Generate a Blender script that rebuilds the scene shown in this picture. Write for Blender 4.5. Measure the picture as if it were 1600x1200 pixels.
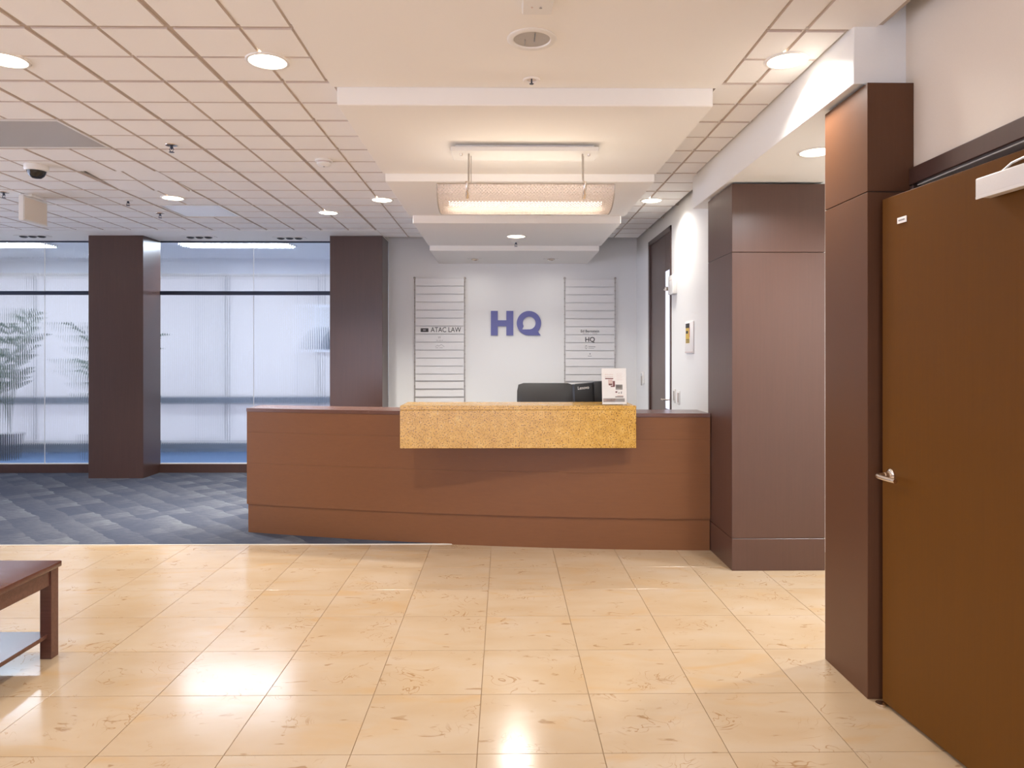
import bpy, bmesh, math, random
from mathutils import Vector, Matrix
random.seed(7)
PI = math.pi
scn = bpy.context.scene
COL = scn.collection
for o in list(bpy.data.objects):
    bpy.data.objects.remove(o)

# ------------------------------------------------------------------ camera
F_PX, HORIZON, CAM_H = 1123.0, 555.0, 1.4436
cam = bpy.data.cameras.new('camera')
cam.sensor_width = 36.0
cam.lens = 36.0 * F_PX / 1600.0
cam.shift_y = -(600.0 - HORIZON) / 1600.0
cam.clip_start = 0.05
cam_o = bpy.data.objects.new('camera', cam)
COL.objects.link(cam_o)
cam_o.location = (0, 0, CAM_H)
cam_o.rotation_euler = (PI / 2, 0, -12.0 / F_PX)
scn.camera = cam_o

# ------------------------------------------------------------------ world and exposure
world = bpy.data.worlds.new('daylight')
scn.world = world
world.use_nodes = True
bg = world.node_tree.nodes['Background']
bg.inputs[0].default_value = (0.77, 0.80, 0.97, 1)
bg.inputs[1].default_value = 4.2
vs = scn.view_settings
vs.view_transform = 'Standard'
vs.look = 'None'
vs.gamma = 1
vs.use_curve_mapping = False
vs.exposure = 0.42
WARM = (1.0, 0.985, 0.95)
WARM_POWER = 33.0

# ------------------------------------------------------------------ materials
MATS = {}
def nodes_of(name):
    m = bpy.data.materials.new(name)
    m.use_nodes = True
    nt = m.node_tree
    b = nt.nodes['Principled BSDF']
    MATS[name] = m
    return m, nt, b
def setp(b, **k):
    names = dict(color='Base Color', rough='Roughness', metal='Metallic', spec='Specular IOR Level',
                 coat='Coat Weight', coatr='Coat Roughness', trans='Transmission Weight', ior='IOR',
                 emc='Emission Color', ems='Emission Strength', alpha='Alpha', sheen='Sheen Weight')
    for a, v in k.items():
        if a in ('color', 'emc'):
            v = (*v, 1)
        b.inputs[names[a]].default_value = v
def plain(name, color, rough=0.5, bump=0.0, bscale=200, var=0.03, **k):
    """paint, metal or plastic with a little procedural variation"""
    m, nt, b = nodes_of(name)
    setp(b, color=color, rough=rough, **k)
    tc = nt.nodes.new('ShaderNodeTexCoord')
    no = nt.nodes.new('ShaderNodeTexNoise')
    no.inputs['Scale'].default_value = bscale
    no.inputs['Detail'].default_value = 3
    nt.links.new(tc.outputs['Object'], no.inputs['Vector'])
    mx = nt.nodes.new('ShaderNodeMix')
    mx.data_type = 'RGBA'
    mx.inputs[6].default_value = (*[c * (1 - var) for c in color], 1)
    mx.inputs[7].default_value = (*[min(1, c * (1 + var)) for c in color], 1)
    nt.links.new(no.outputs['Fac'], mx.inputs[0])
    nt.links.new(mx.outputs[2], b.inputs['Base Color'])
    if bump:
        bp = nt.nodes.new('ShaderNodeBump')
        bp.inputs['Strength'].default_value = bump
        bp.inputs['Distance'].default_value = 0.002
        nt.links.new(no.outputs['Fac'], bp.inputs['Height'])
        nt.links.new(bp.outputs[0], b.inputs['Normal'])
    return m
def emit(name, color, s):
    m, nt, b = nodes_of(name)
    setp(b, color=(0.8, 0.8, 0.8), emc=color, ems=s)
    return m
def ramp(nt, stops):
    r = nt.nodes.new('ShaderNodeValToRGB')
    e = r.color_ramp.elements
    while len(e) > 1:
        e.remove(e[-1])
    e[0].position = stops[0][0]
    e[0].color = (*stops[0][1], 1)
    for p, c in stops[1:]:
        n = e.new(p)
        n.color = (*c, 1)
    return r
def mapping(nt, out, scale=(1, 1, 1), rot=(0, 0, 0), loc=(0, 0, 0)):
    mp = nt.nodes.new('ShaderNodeMapping')
    mp.inputs['Scale'].default_value = scale
    mp.inputs['Rotation'].default_value = rot
    mp.inputs['Location'].default_value = loc
    nt.links.new(out, mp.inputs['Vector'])
    return mp.outputs[0]

plain('ceiling_paint', (0.88, 0.84, 0.78), 0.75, 0.05, 300, 0.01)
plain('ceiling_tile', (0.88, 0.845, 0.80), 0.9, 0.25, 420, 0.04)
plain('tile_edge', (0.62, 0.53, 0.465), 0.9)
plain('grid_metal', (0.50, 0.41, 0.34), 0.5)
plain('plenum', (0.05, 0.045, 0.04), 0.9)
plain('wall_paint', (0.85, 0.83, 0.79), 0.7, 0.08, 160, 0.012)
plain('wall_beige', (0.80, 0.70, 0.58), 0.75, 0.15, 160, 0.02)
plain('white_metal', (0.80, 0.76, 0.70), 0.35)
plain('white_plastic', (0.80, 0.77, 0.72), 0.4)
plain('nickel', (0.72, 0.62, 0.52), 0.25, metal=1.0)
plain('chrome', (0.75, 0.72, 0.68), 0.12, metal=1.0)
plain('black_leather', (0.028, 0.026, 0.025), 0.38, 0.4, 120, 0.1)
plain('black_plastic', (0.018, 0.018, 0.019), 0.4)
plain('dark_metal', (0.03, 0.04, 0.07), 0.35, metal=0.3)
plain('paper', (0.88, 0.84, 0.80), 0.6)
plain('ink_dark', (0.045, 0.04, 0.038), 0.6)
plain('ink_grey', (0.32, 0.30, 0.29), 0.6)
plain('ink_pink', (0.66, 0.50, 0.45), 0.6)
plain('ink_maroon', (0.20, 0.07, 0.07), 0.6)
plain('ink_yellow', (0.70, 0.48, 0.10), 0.6)
plain('ink_red', (0.60, 0.16, 0.08), 0.6)
plain('logo_blue', (0.135, 0.14, 0.36), 0.45)
plain('sign_strip', (0.84, 0.81, 0.77), 0.4)
plain('sign_rod', (0.50, 0.45, 0.40), 0.3, metal=0.7)
plain('grout', (0.30, 0.19, 0.10), 0.8)
plain('brass_strip', (0.75, 0.68, 0.58), 0.35, metal=0.3)
plain('pot', (0.10, 0.10, 0.11), 0.5)
plain('leaf', (0.06, 0.10, 0.06), 0.5, 0, 30, 0.2)
plain('office_wall', (0.82, 0.83, 0.87), 0.7)
plain('office_dark', (0.20, 0.22, 0.26), 0.5)
plain('office_carpet', (0.095, 0.155, 0.275), 0.95, 0.5, 180, 0.15)  # blue cast of the cool office light put into the carpet colour
plain('lens_off', (0.45, 0.41, 0.365), 0.35)
plain('lens_pale', (0.72, 0.72, 0.74), 0.18)
plain('dome_smoke', (0.02, 0.018, 0.016), 0.08)
emit('lamp_warm', (1.0, 0.88, 0.70), 7.0)
emit('lamp_tube', (1.0, 0.90, 0.76), 7.0)
emit('lamp_cool', (0.76, 0.88, 1.0), 40.0)

def wood(name, dark, light, rough=0.32, axis='z', coat=0.15, spec=0.5):
    m, nt, b = nodes_of(name)
    tc = nt.nodes.new('ShaderNodeTexCoord')
    sc = {'z': (38, 38, 1.3), 'x': (1.3, 38, 38), 'y': (38, 1.3, 38)}[axis]
    v = mapping(nt, tc.outputs['Object'], sc)
    n1 = nt.nodes.new('ShaderNodeTexNoise')
    n1.inputs['Scale'].default_value = 2.0
    n1.inputs['Detail'].default_value = 6
    n1.inputs['Roughness'].default_value = 0.65
    nt.links.new(v, n1.inputs['Vector'])
    r = ramp(nt, [(0.25, dark), (0.75, light)])
    nt.links.new(n1.outputs['Fac'], r.inputs[0])
    nt.links.new(r.outputs[0], b.inputs['Base Color'])
    rr = nt.nodes.new('ShaderNodeMapRange')
    rr.inputs['To Min'].default_value = rough - 0.04
    rr.inputs['To Max'].default_value = rough + 0.06
    nt.links.new(n1.outputs['Fac'], rr.inputs['Value'])
    nt.links.new(rr.outputs[0], b.inputs['Roughness'])
    setp(b, coat=coat, coatr=0.25, spec=spec)
    return m
wood('wood_panel', (0.068, 0.032, 0.024), (0.082, 0.039, 0.028), 0.34, coat=0.35)
wood('wood_block', (0.080, 0.036, 0.024), (0.094, 0.042, 0.028), 0.36, coat=0.2)
wood('wood_pier', (0.098, 0.040, 0.018), (0.112, 0.046, 0.021), 0.42, coat=0.0, spec=0.3)
wood('wood_desk', (0.175, 0.068, 0.024), (0.195, 0.076, 0.027), 0.42, 'x', 0.0, 0.35)
wood('wood_top', (0.115, 0.050, 0.034), (0.150, 0.066, 0.044), 0.25, 'x')
wood('wood_door', (0.120, 0.045, 0.005), (0.134, 0.050, 0.006), 0.48, coat=0.0, spec=0.12)
wood('wood_table', (0.090, 0.036, 0.026), (0.130, 0.052, 0.036), 0.24, 'x')

def marble():
    m, nt, b = nodes_of('marble')
    tc = nt.nodes.new('ShaderNodeTexCoord')
    oi = nt.nodes.new('ShaderNodeObjectInfo')
    # every slab shows another cut of the stone
    ad = nt.nodes.new('ShaderNodeVectorMath')
    ad.operation = 'MULTIPLY_ADD'
    ad.inputs[1].default_value = (1, 1, 1)
    cb = nt.nodes.new('ShaderNodeCombineXYZ')
    mu = nt.nodes.new('ShaderNodeMath'); mu.operation = 'MULTIPLY'; mu.inputs[1].default_value = 37.0
    mu2 = nt.nodes.new('ShaderNodeMath'); mu2.operation = 'MULTIPLY'; mu2.inputs[1].default_value = 91.0
    nt.links.new(oi.outputs['Random'], mu.inputs[0]); nt.links.new(oi.outputs['Random'], mu2.inputs[0])
    nt.links.new(mu.outputs[0], cb.inputs[0]); nt.links.new(mu2.outputs[0], cb.inputs[1])
    nt.links.new(tc.outputs['Object'], ad.inputs[0]); nt.links.new(cb.outputs[0], ad.inputs[2])
    P = ad.outputs[0]
    def noise(scale, detail, dist=0.0, sc=(1, 1, 1), rough=0.5):
        n = nt.nodes.new('ShaderNodeTexNoise')
        n.inputs['Scale'].default_value = scale
        n.inputs['Detail'].default_value = detail
        n.inputs['Distortion'].default_value = dist
        n.inputs['Roughness'].default_value = rough
        nt.links.new(mapping(nt, P, sc), n.inputs['Vector'])
        return n.outputs['Fac']
    base = ramp(nt, [(0.3, (0.435, 0.30, 0.175)), (0.55, (0.465, 0.340, 0.218)), (0.8, (0.48, 0.37, 0.265))])
    nt.links.new(noise(2.6, 4, 0.4, (0.7, 1.5, 1)), base.inputs[0])
    def over(col_in, fac, col):
        mx = nt.nodes.new('ShaderNodeMix'); mx.data_type = 'RGBA'
        nt.links.new(fac, mx.inputs[0]); nt.links.new(col_in, mx.inputs[6])
        mx.inputs[7].default_value = (*col, 1)
        return mx.outputs[2]
    def band(f, stops):
        r = ramp(nt, [(p, (v, v, v)) for p, v in stops])
        nt.links.new(f, r.inputs[0])
        return r.outputs[0]
    def mul(a, c):
        q = nt.nodes.new('ShaderNodeMath'); q.operation = 'MULTIPLY'
        nt.links.new(a, q.inputs[0]); nt.links.new(c, q.inputs[1])
        return q.outputs[0]
    c = base.outputs[0]
    # soft ochre clouds, drawn out along the bed
    c = over(c, band(noise(3.4, 5, 0.8, (0.6, 1.6, 1)), [(0.56, 0), (0.72, 0.55)]), (0.47, 0.28, 0.115))
    # fossil squiggles: thin contour lines of a distorted noise, only in patches
    lines = band(noise(5.5, 2, 2.2), [(0.485, 0), (0.497, 1), (0.503, 1), (0.515, 0)])
    patch = band(noise(4.2, 2, 0.0), [(0.54, 0), (0.64, 0.7)])
    c = over(c, mul(lines, patch), (0.27, 0.13, 0.04))
    # small dark specks
    c = over(c, band(noise(15, 4, 0.6, (0.6, 1.5, 1)), [(0.655, 0), (0.72, 0.65)]), (0.26, 0.135, 0.05))
    nt.links.new(c, b.inputs['Base Color'])
    rg = nt.nodes.new('ShaderNodeMapRange')
    rg.inputs['To Min'].default_value = 0.13
    rg.inputs['To Max'].default_value = 0.22
    nt.links.new(noise(7, 3), rg.inputs['Value'])
    nt.links.new(rg.outputs[0], b.inputs['Roughness'])
    setp(b, spec=0.5)
marble()

def granite():
    m, nt, b = nodes_of('granite')
    tc = nt.nodes.new('ShaderNodeTexCoord')
    n = nt.nodes.new('ShaderNodeTexNoise')
    n.inputs['Scale'].default_value = 16; n.inputs['Detail'].default_value = 4
    nt.links.new(tc.outputs['Object'], n.inputs['Vector'])
    base = ramp(nt, [(0.3, (0.50, 0.27, 0.045)), (0.55, (0.59, 0.33, 0.065)), (0.75, (0.64, 0.39, 0.10))])
    nt.links.new(n.outputs['Fac'], base.inputs[0])
    v = nt.nodes.new('ShaderNodeTexNoise')
    v.inputs['Scale'].default_value = 115; v.inputs['Detail'].default_value = 3
    nt.links.new(tc.outputs['Object'], v.inputs['Vector'])
    r = ramp(nt, [(0.55, (0, 0, 0)), (0.62, (1, 1, 1))])
    nt.links.new(v.outputs['Fac'], r.inputs[0])
    mx = nt.nodes.new('ShaderNodeMix'); mx.data_type = 'RGBA'
    nt.links.new(r.outputs[0], mx.inputs[0]); nt.links.new(base.outputs[0], mx.inputs[6])
    mx.inputs[7].default_value = (0.14, 0.062, 0.018, 1)
    v2 = nt.nodes.new('ShaderNodeTexNoise')
    v2.inputs['Scale'].default_value = 80; v2.inputs['Detail'].default_value = 2
    nt.links.new(mapping(nt, tc.outputs['Object'], loc=(5, 3, 9)), v2.inputs['Vector'])
    r2 = ramp(nt, [(0.62, (0, 0, 0)), (0.72, (0.6, 0.6, 0.6))])
    nt.links.new(v2.outputs['Fac'], r2.inputs[0])
    mx2 = nt.nodes.new('ShaderNodeMix'); mx2.data_type = 'RGBA'
    nt.links.new(r2.outputs[0], mx2.inputs[0]); nt.links.new(mx.outputs[2], mx2.inputs[6])
    mx2.inputs[7].default_value = (0.76, 0.56, 0.27, 1)
    nt.links.new(mx2.outputs[2], b.inputs['Base Color'])
    setp(b, rough=0.22)
granite()

def carpet():
    m, nt, b = nodes_of('carpet')
    tc = nt.nodes.new('ShaderNodeTexCoord')
    P = tc.outputs['Object']
    wob = nt.nodes.new('ShaderNodeTexNoise')
    wob.inputs['Scale'].default_value = 5.0
    nt.links.new(P, wob.inputs['Vector'])
    # lozenge cells: a grid turned 45 degrees, a random shade for each
    va = nt.nodes.new('ShaderNodeVectorMath'); va.operation = 'MULTIPLY_ADD'
    va.inputs[1].default_value = (0.10, 0.10, 0)
    nt.links.new(wob.outputs['Color'], va.inputs[0]); nt.links.new(P, va.inputs[2])
    rot = mapping(nt, va.outputs[0], (1 / 0.21, 1 / 0.21, 1), (0, 0, PI / 4))
    rot0 = nt.nodes.new('ShaderNodeVectorMath'); rot0.operation = 'FLOOR'
    nt.links.new(rot, rot0.inputs[0])
    wn = nt.nodes.new('ShaderNodeTexWhiteNoise')
    wn.noise_dimensions = '2D'
    nt.links.new(rot0.outputs[0], wn.inputs['Vector'])
    fr = nt.nodes.new('ShaderNodeVectorMath'); fr.operation = 'FRACTION'
    nt.links.new(rot, fr.inputs[0])
    sx = nt.nodes.new('ShaderNodeSeparateXYZ')
    nt.links.new(fr.outputs[0], sx.inputs[0])
    # streaks of yarn running slantwise inside each lozenge
    st = nt.nodes.new('ShaderNodeTexNoise')
    st.inputs['Scale'].default_value = 9; st.inputs['Detail'].default_value = 5; st.inputs['Roughness'].default_value = 0.7
    nt.links.new(mapping(nt, P, (1.2, 9, 1), (0, 0, -0.62)), st.inputs['Vector'])
    def math_(op, a, c):
        q = nt.nodes.new('ShaderNodeMath'); q.operation = op
        for i, z in enumerate((a, c)):
            if isinstance(z, (int, float)): q.inputs[i].default_value = z
            else: nt.links.new(z, q.inputs[i])
        return q.outputs[0]
    cell = math_('MULTIPLY', wn.outputs['Value'], 0.34)
    grad = math_('MULTIPLY', sx.outputs[1], 0.26)
    strk = math_('MULTIPLY', math_('SUBTRACT', st.outputs['Fac'], 0.5), 1.25)
    tot = math_('ADD', math_('ADD', cell, grad), math_('ADD', strk, 0.18))
    r = ramp(nt, [(0.05, (0.044, 0.051, 0.077)), (0.42, (0.066, 0.071, 0.093)), (0.70, (0.11, 0.114, 0.132)), (1.0, (0.21, 0.216, 0.222))])
    nt.links.new(tot, r.inputs[0])
    nt.links.new(r.outputs[0], b.inputs['Base Color'])
    fine = nt.nodes.new('ShaderNodeTexNoise')
    fine.inputs['Scale'].default_value = 260
    nt.links.new(P, fine.inputs['Vector'])
    bp = nt.nodes.new('ShaderNodeBump')
    bp.inputs['Strength'].default_value = 0.6; bp.inputs['Distance'].default_value = 0.004
    nt.links.new(fine.outputs['Fac'], bp.inputs['Height'])
    nt.links.new(bp.outputs[0], b.inputs['Normal'])
    setp(b, rough=0.95, spec=0.15)
carpet()

def glassy(name, clear, refr, gloss, rough, tint=(0.95, 0.97, 1.0), ior=1.12):
    m = bpy.data.materials.new(name); m.use_nodes = True; MATS[name] = m
    nt = m.node_tree
    nt.nodes.remove(nt.nodes['Principled BSDF'])
    out = nt.nodes['Material Output']
    t = nt.nodes.new('ShaderNodeBsdfTransparent'); t.inputs[0].default_value = (*tint, 1)
    g = nt.nodes.new('ShaderNodeBsdfGlossy'); g.inputs['Roughness'].default_value = rough
    cur = t.outputs[0]
    if refr:
        rf = nt.nodes.new('ShaderNodeBsdfRefraction')
        rf.inputs['Color'].default_value = (*tint, 1); rf.inputs['Roughness'].default_value = rough; rf.inputs['IOR'].default_value = ior
        mx = nt.nodes.new('ShaderNodeMixShader'); mx.inputs[0].default_value = refr / (refr + clear)
        nt.links.new(cur, mx.inputs[1]); nt.links.new(rf.outputs[0], mx.inputs[2])
        cur = mx.outputs[0]
    mx = nt.nodes.new('ShaderNodeMixShader')
    fz = nt.nodes.new('ShaderNodeFresnel'); fz.inputs[0].default_value = 1.45
    mr = nt.nodes.new('ShaderNodeMath'); mr.operation = 'MULTIPLY'; mr.inputs[1].default_value = gloss
    nt.links.new(fz.outputs[0], mr.inputs[0]); nt.links.new(mr.outputs[0], mx.inputs[0])
    nt.links.new(cur, mx.inputs[1]); nt.links.new(g.outputs[0], mx.inputs[2])
    nt.links.new(mx.outputs[0], out.inputs['Surface'])
    return m
glassy('reeded_glass', 0.20, 0.80, 1.0, 0.16, (0.95, 0.96, 1.0), 1.18)
glassy('clear_glass', 1.0, 0, 1.0, 0.02)
glassy('acrylic', 1.0, 0, 0.35, 0.05, (0.97, 0.97, 0.97))

def translucent(name, color, t=0.6, dots=None):
    m = bpy.data.materials.new(name); m.use_nodes = True; MATS[name] = m
    nt = m.node_tree
    nt.nodes.remove(nt.nodes['Principled BSDF'])
    out = nt.nodes['Material Output']
    d = nt.nodes.new('ShaderNodeBsdfDiffuse'); d.inputs[0].default_value = (*color, 1)
    tr = nt.nodes.new('ShaderNodeBsdfTranslucent'); tr.inputs[0].default_value = (*color, 1)
    mx = nt.nodes.new('ShaderNodeMixShader'); mx.inputs[0].default_value = t
    nt.links.new(d.outputs[0], mx.inputs[1]); nt.links.new(tr.outputs[0], mx.inputs[2])
    cur = mx.outputs[0]
    if dots:
        # round perforations laid out in the sheet's own UV metres
        uv = nt.nodes.new('ShaderNodeTexCoord')
        v = mapping(nt, uv.outputs['UV'], (1 / dots, 1 / dots, 1), (0, 0, PI / 4))
        fr = nt.nodes.new('ShaderNodeVectorMath'); fr.operation = 'FRACTION'
        nt.links.new(v, fr.inputs[0])
        ds = nt.nodes.new('ShaderNodeVectorMath'); ds.operation = 'DISTANCE'
        ds.inputs[1].default_value = (0.5, 0.5, 0)
        nt.links.new(fr.outputs[0], ds.inputs[0])
        lt = nt.nodes.new('ShaderNodeMath'); lt.operation = 'LESS_THAN'; lt.inputs[1].default_value = 0.19
        nt.links.new(ds.outputs['Value'], lt.inputs[0])
        tp = nt.nodes.new('ShaderNodeBsdfTransparent')
        m2 = nt.nodes.new('ShaderNodeMixShader')
        nt.links.new(lt.outputs[0], m2.inputs[0]); nt.links.new(cur, m2.inputs[1]); nt.links.new(tp.outputs[0], m2.inputs[2])
        cur = m2.outputs[0]
    nt.links.new(cur, out.inputs['Surface'])
translucent('roller_shade', (0.72, 0.705, 0.685), 0.62)
translucent('frosted_glass', (0.80, 0.80, 0.82), 0.8)
translucent('perforated_shade', (0.66, 0.57, 0.52), 0.55, 0.0145)

# ------------------------------------------------------------------ geometry helpers
class MB:
    def __init__(s):
        s.bm = bmesh.new()
    def box(s, x0, x1, y0, y1, z0, z1, bevel=0.0, seg=1):
        bm = bmesh.new()
        vs = [bm.verts.new((x, y, z)) for z in (z0, z1) for y in (y0, y1) for x in (x0, x1)]
        for f in ((0, 2, 3, 1), (4, 5, 7, 6), (0, 1, 5, 4), (2, 6, 7, 3), (0, 4, 6, 2), (1, 3, 7, 5)):
            bm.faces.new([vs[i] for i in f])
        if bevel:
            bmesh.ops.bevel(bm, geom=bm.edges[:], offset=bevel, segments=seg, affect='EDGES', profile=0.5)
        s.add(bm)
        return s
    def add(s, bm, M=None):
        if M is not None:
            bm.transform(M)
        me = bpy.data.meshes.new('t'); bm.to_mesh(me); bm.free()
        s.bm.from_mesh(me); bpy.data.meshes.remove(me)
        return s
    def prism(s, pts, a0, a1, axis='z'):
        """polygon pts extruded along axis"""
        bm = bmesh.new()
        def P(p, a):
            return {'z': (p[0], p[1], a), 'y': (p[0], a, p[1]), 'x': (a, p[0], p[1])}[axis]
        A = [bm.verts.new(P(p, a0)) for p in pts]
        B = [bm.verts.new(P(p, a1)) for p in pts]
        bm.faces.new(A); bm.faces.new(B[::-1])
        n = len(pts)
        for i in range(n):
            j = (i + 1) % n
            bm.faces.new((A[i], B[i], B[j], A[j]))
        bmesh.ops.recalc_face_normals(bm, faces=bm.faces[:])
        s.add(bm)
        return s
    def lathe(s, prof, n=28, M=None):
        """profile [(r,z)] turned round z"""
        bm = bmesh.new()
        rings = []
        for r, z in prof:
            if r < 1e-5:
                rings.append([bm.verts.new((0, 0, z))])
            else:
                rings.append([bm.verts.new((r * math.cos(2 * PI * i / n), r * math.sin(2 * PI * i / n), z)) for i in range(n)])
        for a, b in zip(rings, rings[1:]):
            for i in range(n):
                j = (i + 1) % n
                if len(a) == 1 and len(b) == 1: continue
                if len(a) == 1: bm.faces.new((a[0], b[i], b[j]))
                elif len(b) == 1: bm.faces.new((a[i], b[0], a[j]))
                else: bm.faces.new((a[i], b[i], b[j], a[j]))
        bmesh.ops.recalc_face_normals(bm, faces=bm.faces[:])
        s.add(bm, M)
        return s
    def tube(s, pts, r, n=10, r_end=None):
        bm = bmesh.new()
        pts = [Vector(p) for p in pts]
        rings = []
        up = Vector((0, 0, 1))
        for i, p in enumerate(pts):
            t = (pts[min(i + 1, len(pts) - 1)] - pts[max(i - 1, 0)]).normalized()
            u = up if abs(t.dot(up)) < 0.95 else Vector((1, 0, 0))
            a = t.cross(u).normalized(); b = t.cross(a)
            rr = r if r_end is None else r + (r_end - r) * i / (len(pts) - 1)
            rings.append([bm.verts.new(p + a * rr * math.cos(2 * PI * k / n) + b * rr * math.sin(2 * PI * k / n)) for k in range(n)])
        for A, B in zip(rings, rings[1:]):
            for k in range(n):
                bm.faces.new((A[k], A[(k + 1) % n], B[(k + 1) % n], B[k]))
        bm.faces.new(rings[0]); bm.faces.new(rings[-1][::-1])
        bmesh.ops.recalc_face_normals(bm, faces=bm.faces[:])
        s.add(bm)
        return s
    def build(s, name, mat, parent=None, smooth=None, local=False):
        me = bpy.data.meshes.new(name)
        s.bm.to_mesh(me); s.bm.free()
        me.materials.append(MATS[mat])
        if smooth:
            me.polygons.foreach_set('use_smooth', [True] * len(me.polygons))
            me.update()
            try:
                me.set_sharp_from_angle(angle=math.radians(smooth))
            except Exception:
                pass
        return link(name, me, parent, local)
def link(name, me, parent=None, local=False):
    o = bpy.data.objects.new(name, me)
    COL.objects.link(o)
    if parent is not None:
        o.parent = parent
        if not local:
            o.matrix_parent_inverse = world_of(parent).inverted()
    return o
def world_of(o):
    m = o.matrix_basis.copy()
    if o.parent is not None:
        return world_of(o.parent) @ o.matrix_parent_inverse @ m
    return m
def tag(o, label=None, cat=None, group=None, kind=None):
    if label: o['label'] = label
    if cat: o['category'] = cat
    if group: o['group'] = group
    if kind: o['kind'] = kind
    return o
def thing(name, label, cat, loc, rz=0, group=None, kind=None):
    o = bpy.data.objects.new(name, None)
    o.empty_display_size = 0.1
    COL.objects.link(o)
    o.location = loc; o.rotation_euler = (0, 0, rz)
    return tag(o, label, cat, group, kind)
def struct(name, mb, mat, label=None, cat=None, **k):
    o = mb.build(name, mat, **k)
    return tag(o, label, cat, kind='structure')
def copy_tree(o, parent=None, loc=None):
    c = o.copy(); COL.objects.link(c)
    if parent is not None: c.parent = parent
    if loc is not None: c.location = loc
    for ch in o.children:
        copy_tree(ch, c)
    return c
def text(name, body, size, mat, parent, loc, rot, depth=0.0008, align='CENTER', bold=0.0, xs=1.0):
    cu = bpy.data.curves.new('txt', 'FONT')
    cu.body = body; cu.size = size; cu.align_x = align; cu.extrude = depth; cu.offset = bold
    t = bpy.data.objects.new('txt', cu); COL.objects.link(t)
    bpy.context.view_layer.update()
    me = bpy.data.meshes.new_from_object(t.evaluated_get(bpy.context.evaluated_depsgraph_get()))
    bpy.data.objects.remove(t)
    me.name = name
    me.materials.clear(); me.materials.append(MATS[mat])
    from mathutils import Euler
    me.transform(Matrix.Translation(loc) @ Euler(rot).to_matrix().to_4x4() @ Matrix.Diagonal((xs, 1, 1, 1)))
    return link(name, me, parent)

# ------------------------------------------------------------------ key dimensions (metres)
HC = 2.849          # suspended ceiling
Y_BACK = 8.88       # logo wall and glass partition
X_RW = 1.64         # right wall behind the desk
X_BEAM = 1.495      # face of the dropped soffit on the right
X_NEAR = 1.72       # right wall with the near door
Y_EDGE = 5.50       # stone / carpet joint
TILE = 0.4572
X_L, X_R, Y_F = -8.2, 4.0, -4.0

# ------------------------------------------------------------------ floor
fl = struct('floor', MB().box(X_L, X_R, Y_F, Y_EDGE, -0.08, -0.003), 'grout', 'polished cream limestone floor laid in square slabs')
tile_cols = [-0.098 + TILE * k for k in range(-12, 6)]
tile_rows = [3.06 + TILE * k for k in range(-11, 6)]
def slab_mesh(w, d):
    mb = MB().box(-w / 2, w / 2, -d / 2, d / 2, -0.012, 0.0, 0.0006)
    me = bpy.data.meshes.new('floor_tile'); mb.bm.to_mesh(me); mb.bm.free(); me.materials.append(MATS['marble'])
    return me
G = 0.0028
full = slab_mesh(TILE - G, TILE - G)
y_last = Y_EDGE - 0.012 - tile_rows[-1]
cut = slab_mesh(TILE - G, y_last - G)
for r, y in enumerate(tile_rows):
    for x in tile_cols:
        last = r == len(tile_rows) - 1
        d = y_last if last else TILE
        o = bpy.data.objects.new('floor_tile', cut if last else full); COL.objects.link(o)
        o.parent = fl
        o.location = (x + TILE / 2, y + d / 2, 0)
x_l = tile_cols[0]
for a in ((X_L, x_l - G, Y_F, Y_EDGE - 0.012), (x_l, tile_cols[-1] + TILE, Y_F, tile_rows[0] - G), (tile_cols[-1] + TILE + G, X_R, Y_F, Y_EDGE)):
    MB().box(*a, -0.012, 0).build('floor_slab', 'marble', fl)
struct('floor_carpet', MB().box(X_L, X_RW, Y_EDGE, Y_BACK, -0.08, 0.004), 'carpet', 'blue grey carpet with lozenge pattern')
struct('floor_office', MB().box(X_L, X_RW, Y_BACK, 11.3, -0.08, 0.004), 'office_carpet', 'office carpet behind the glass tinted blue for the cool light there')
struct('trim_1', MB().box(X_L, 1.5, Y_EDGE - 0.012, Y_EDGE, -0.02, 0.005, 0.001), 'brass_strip', 'thin pale metal strip between stone and carpet')

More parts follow.
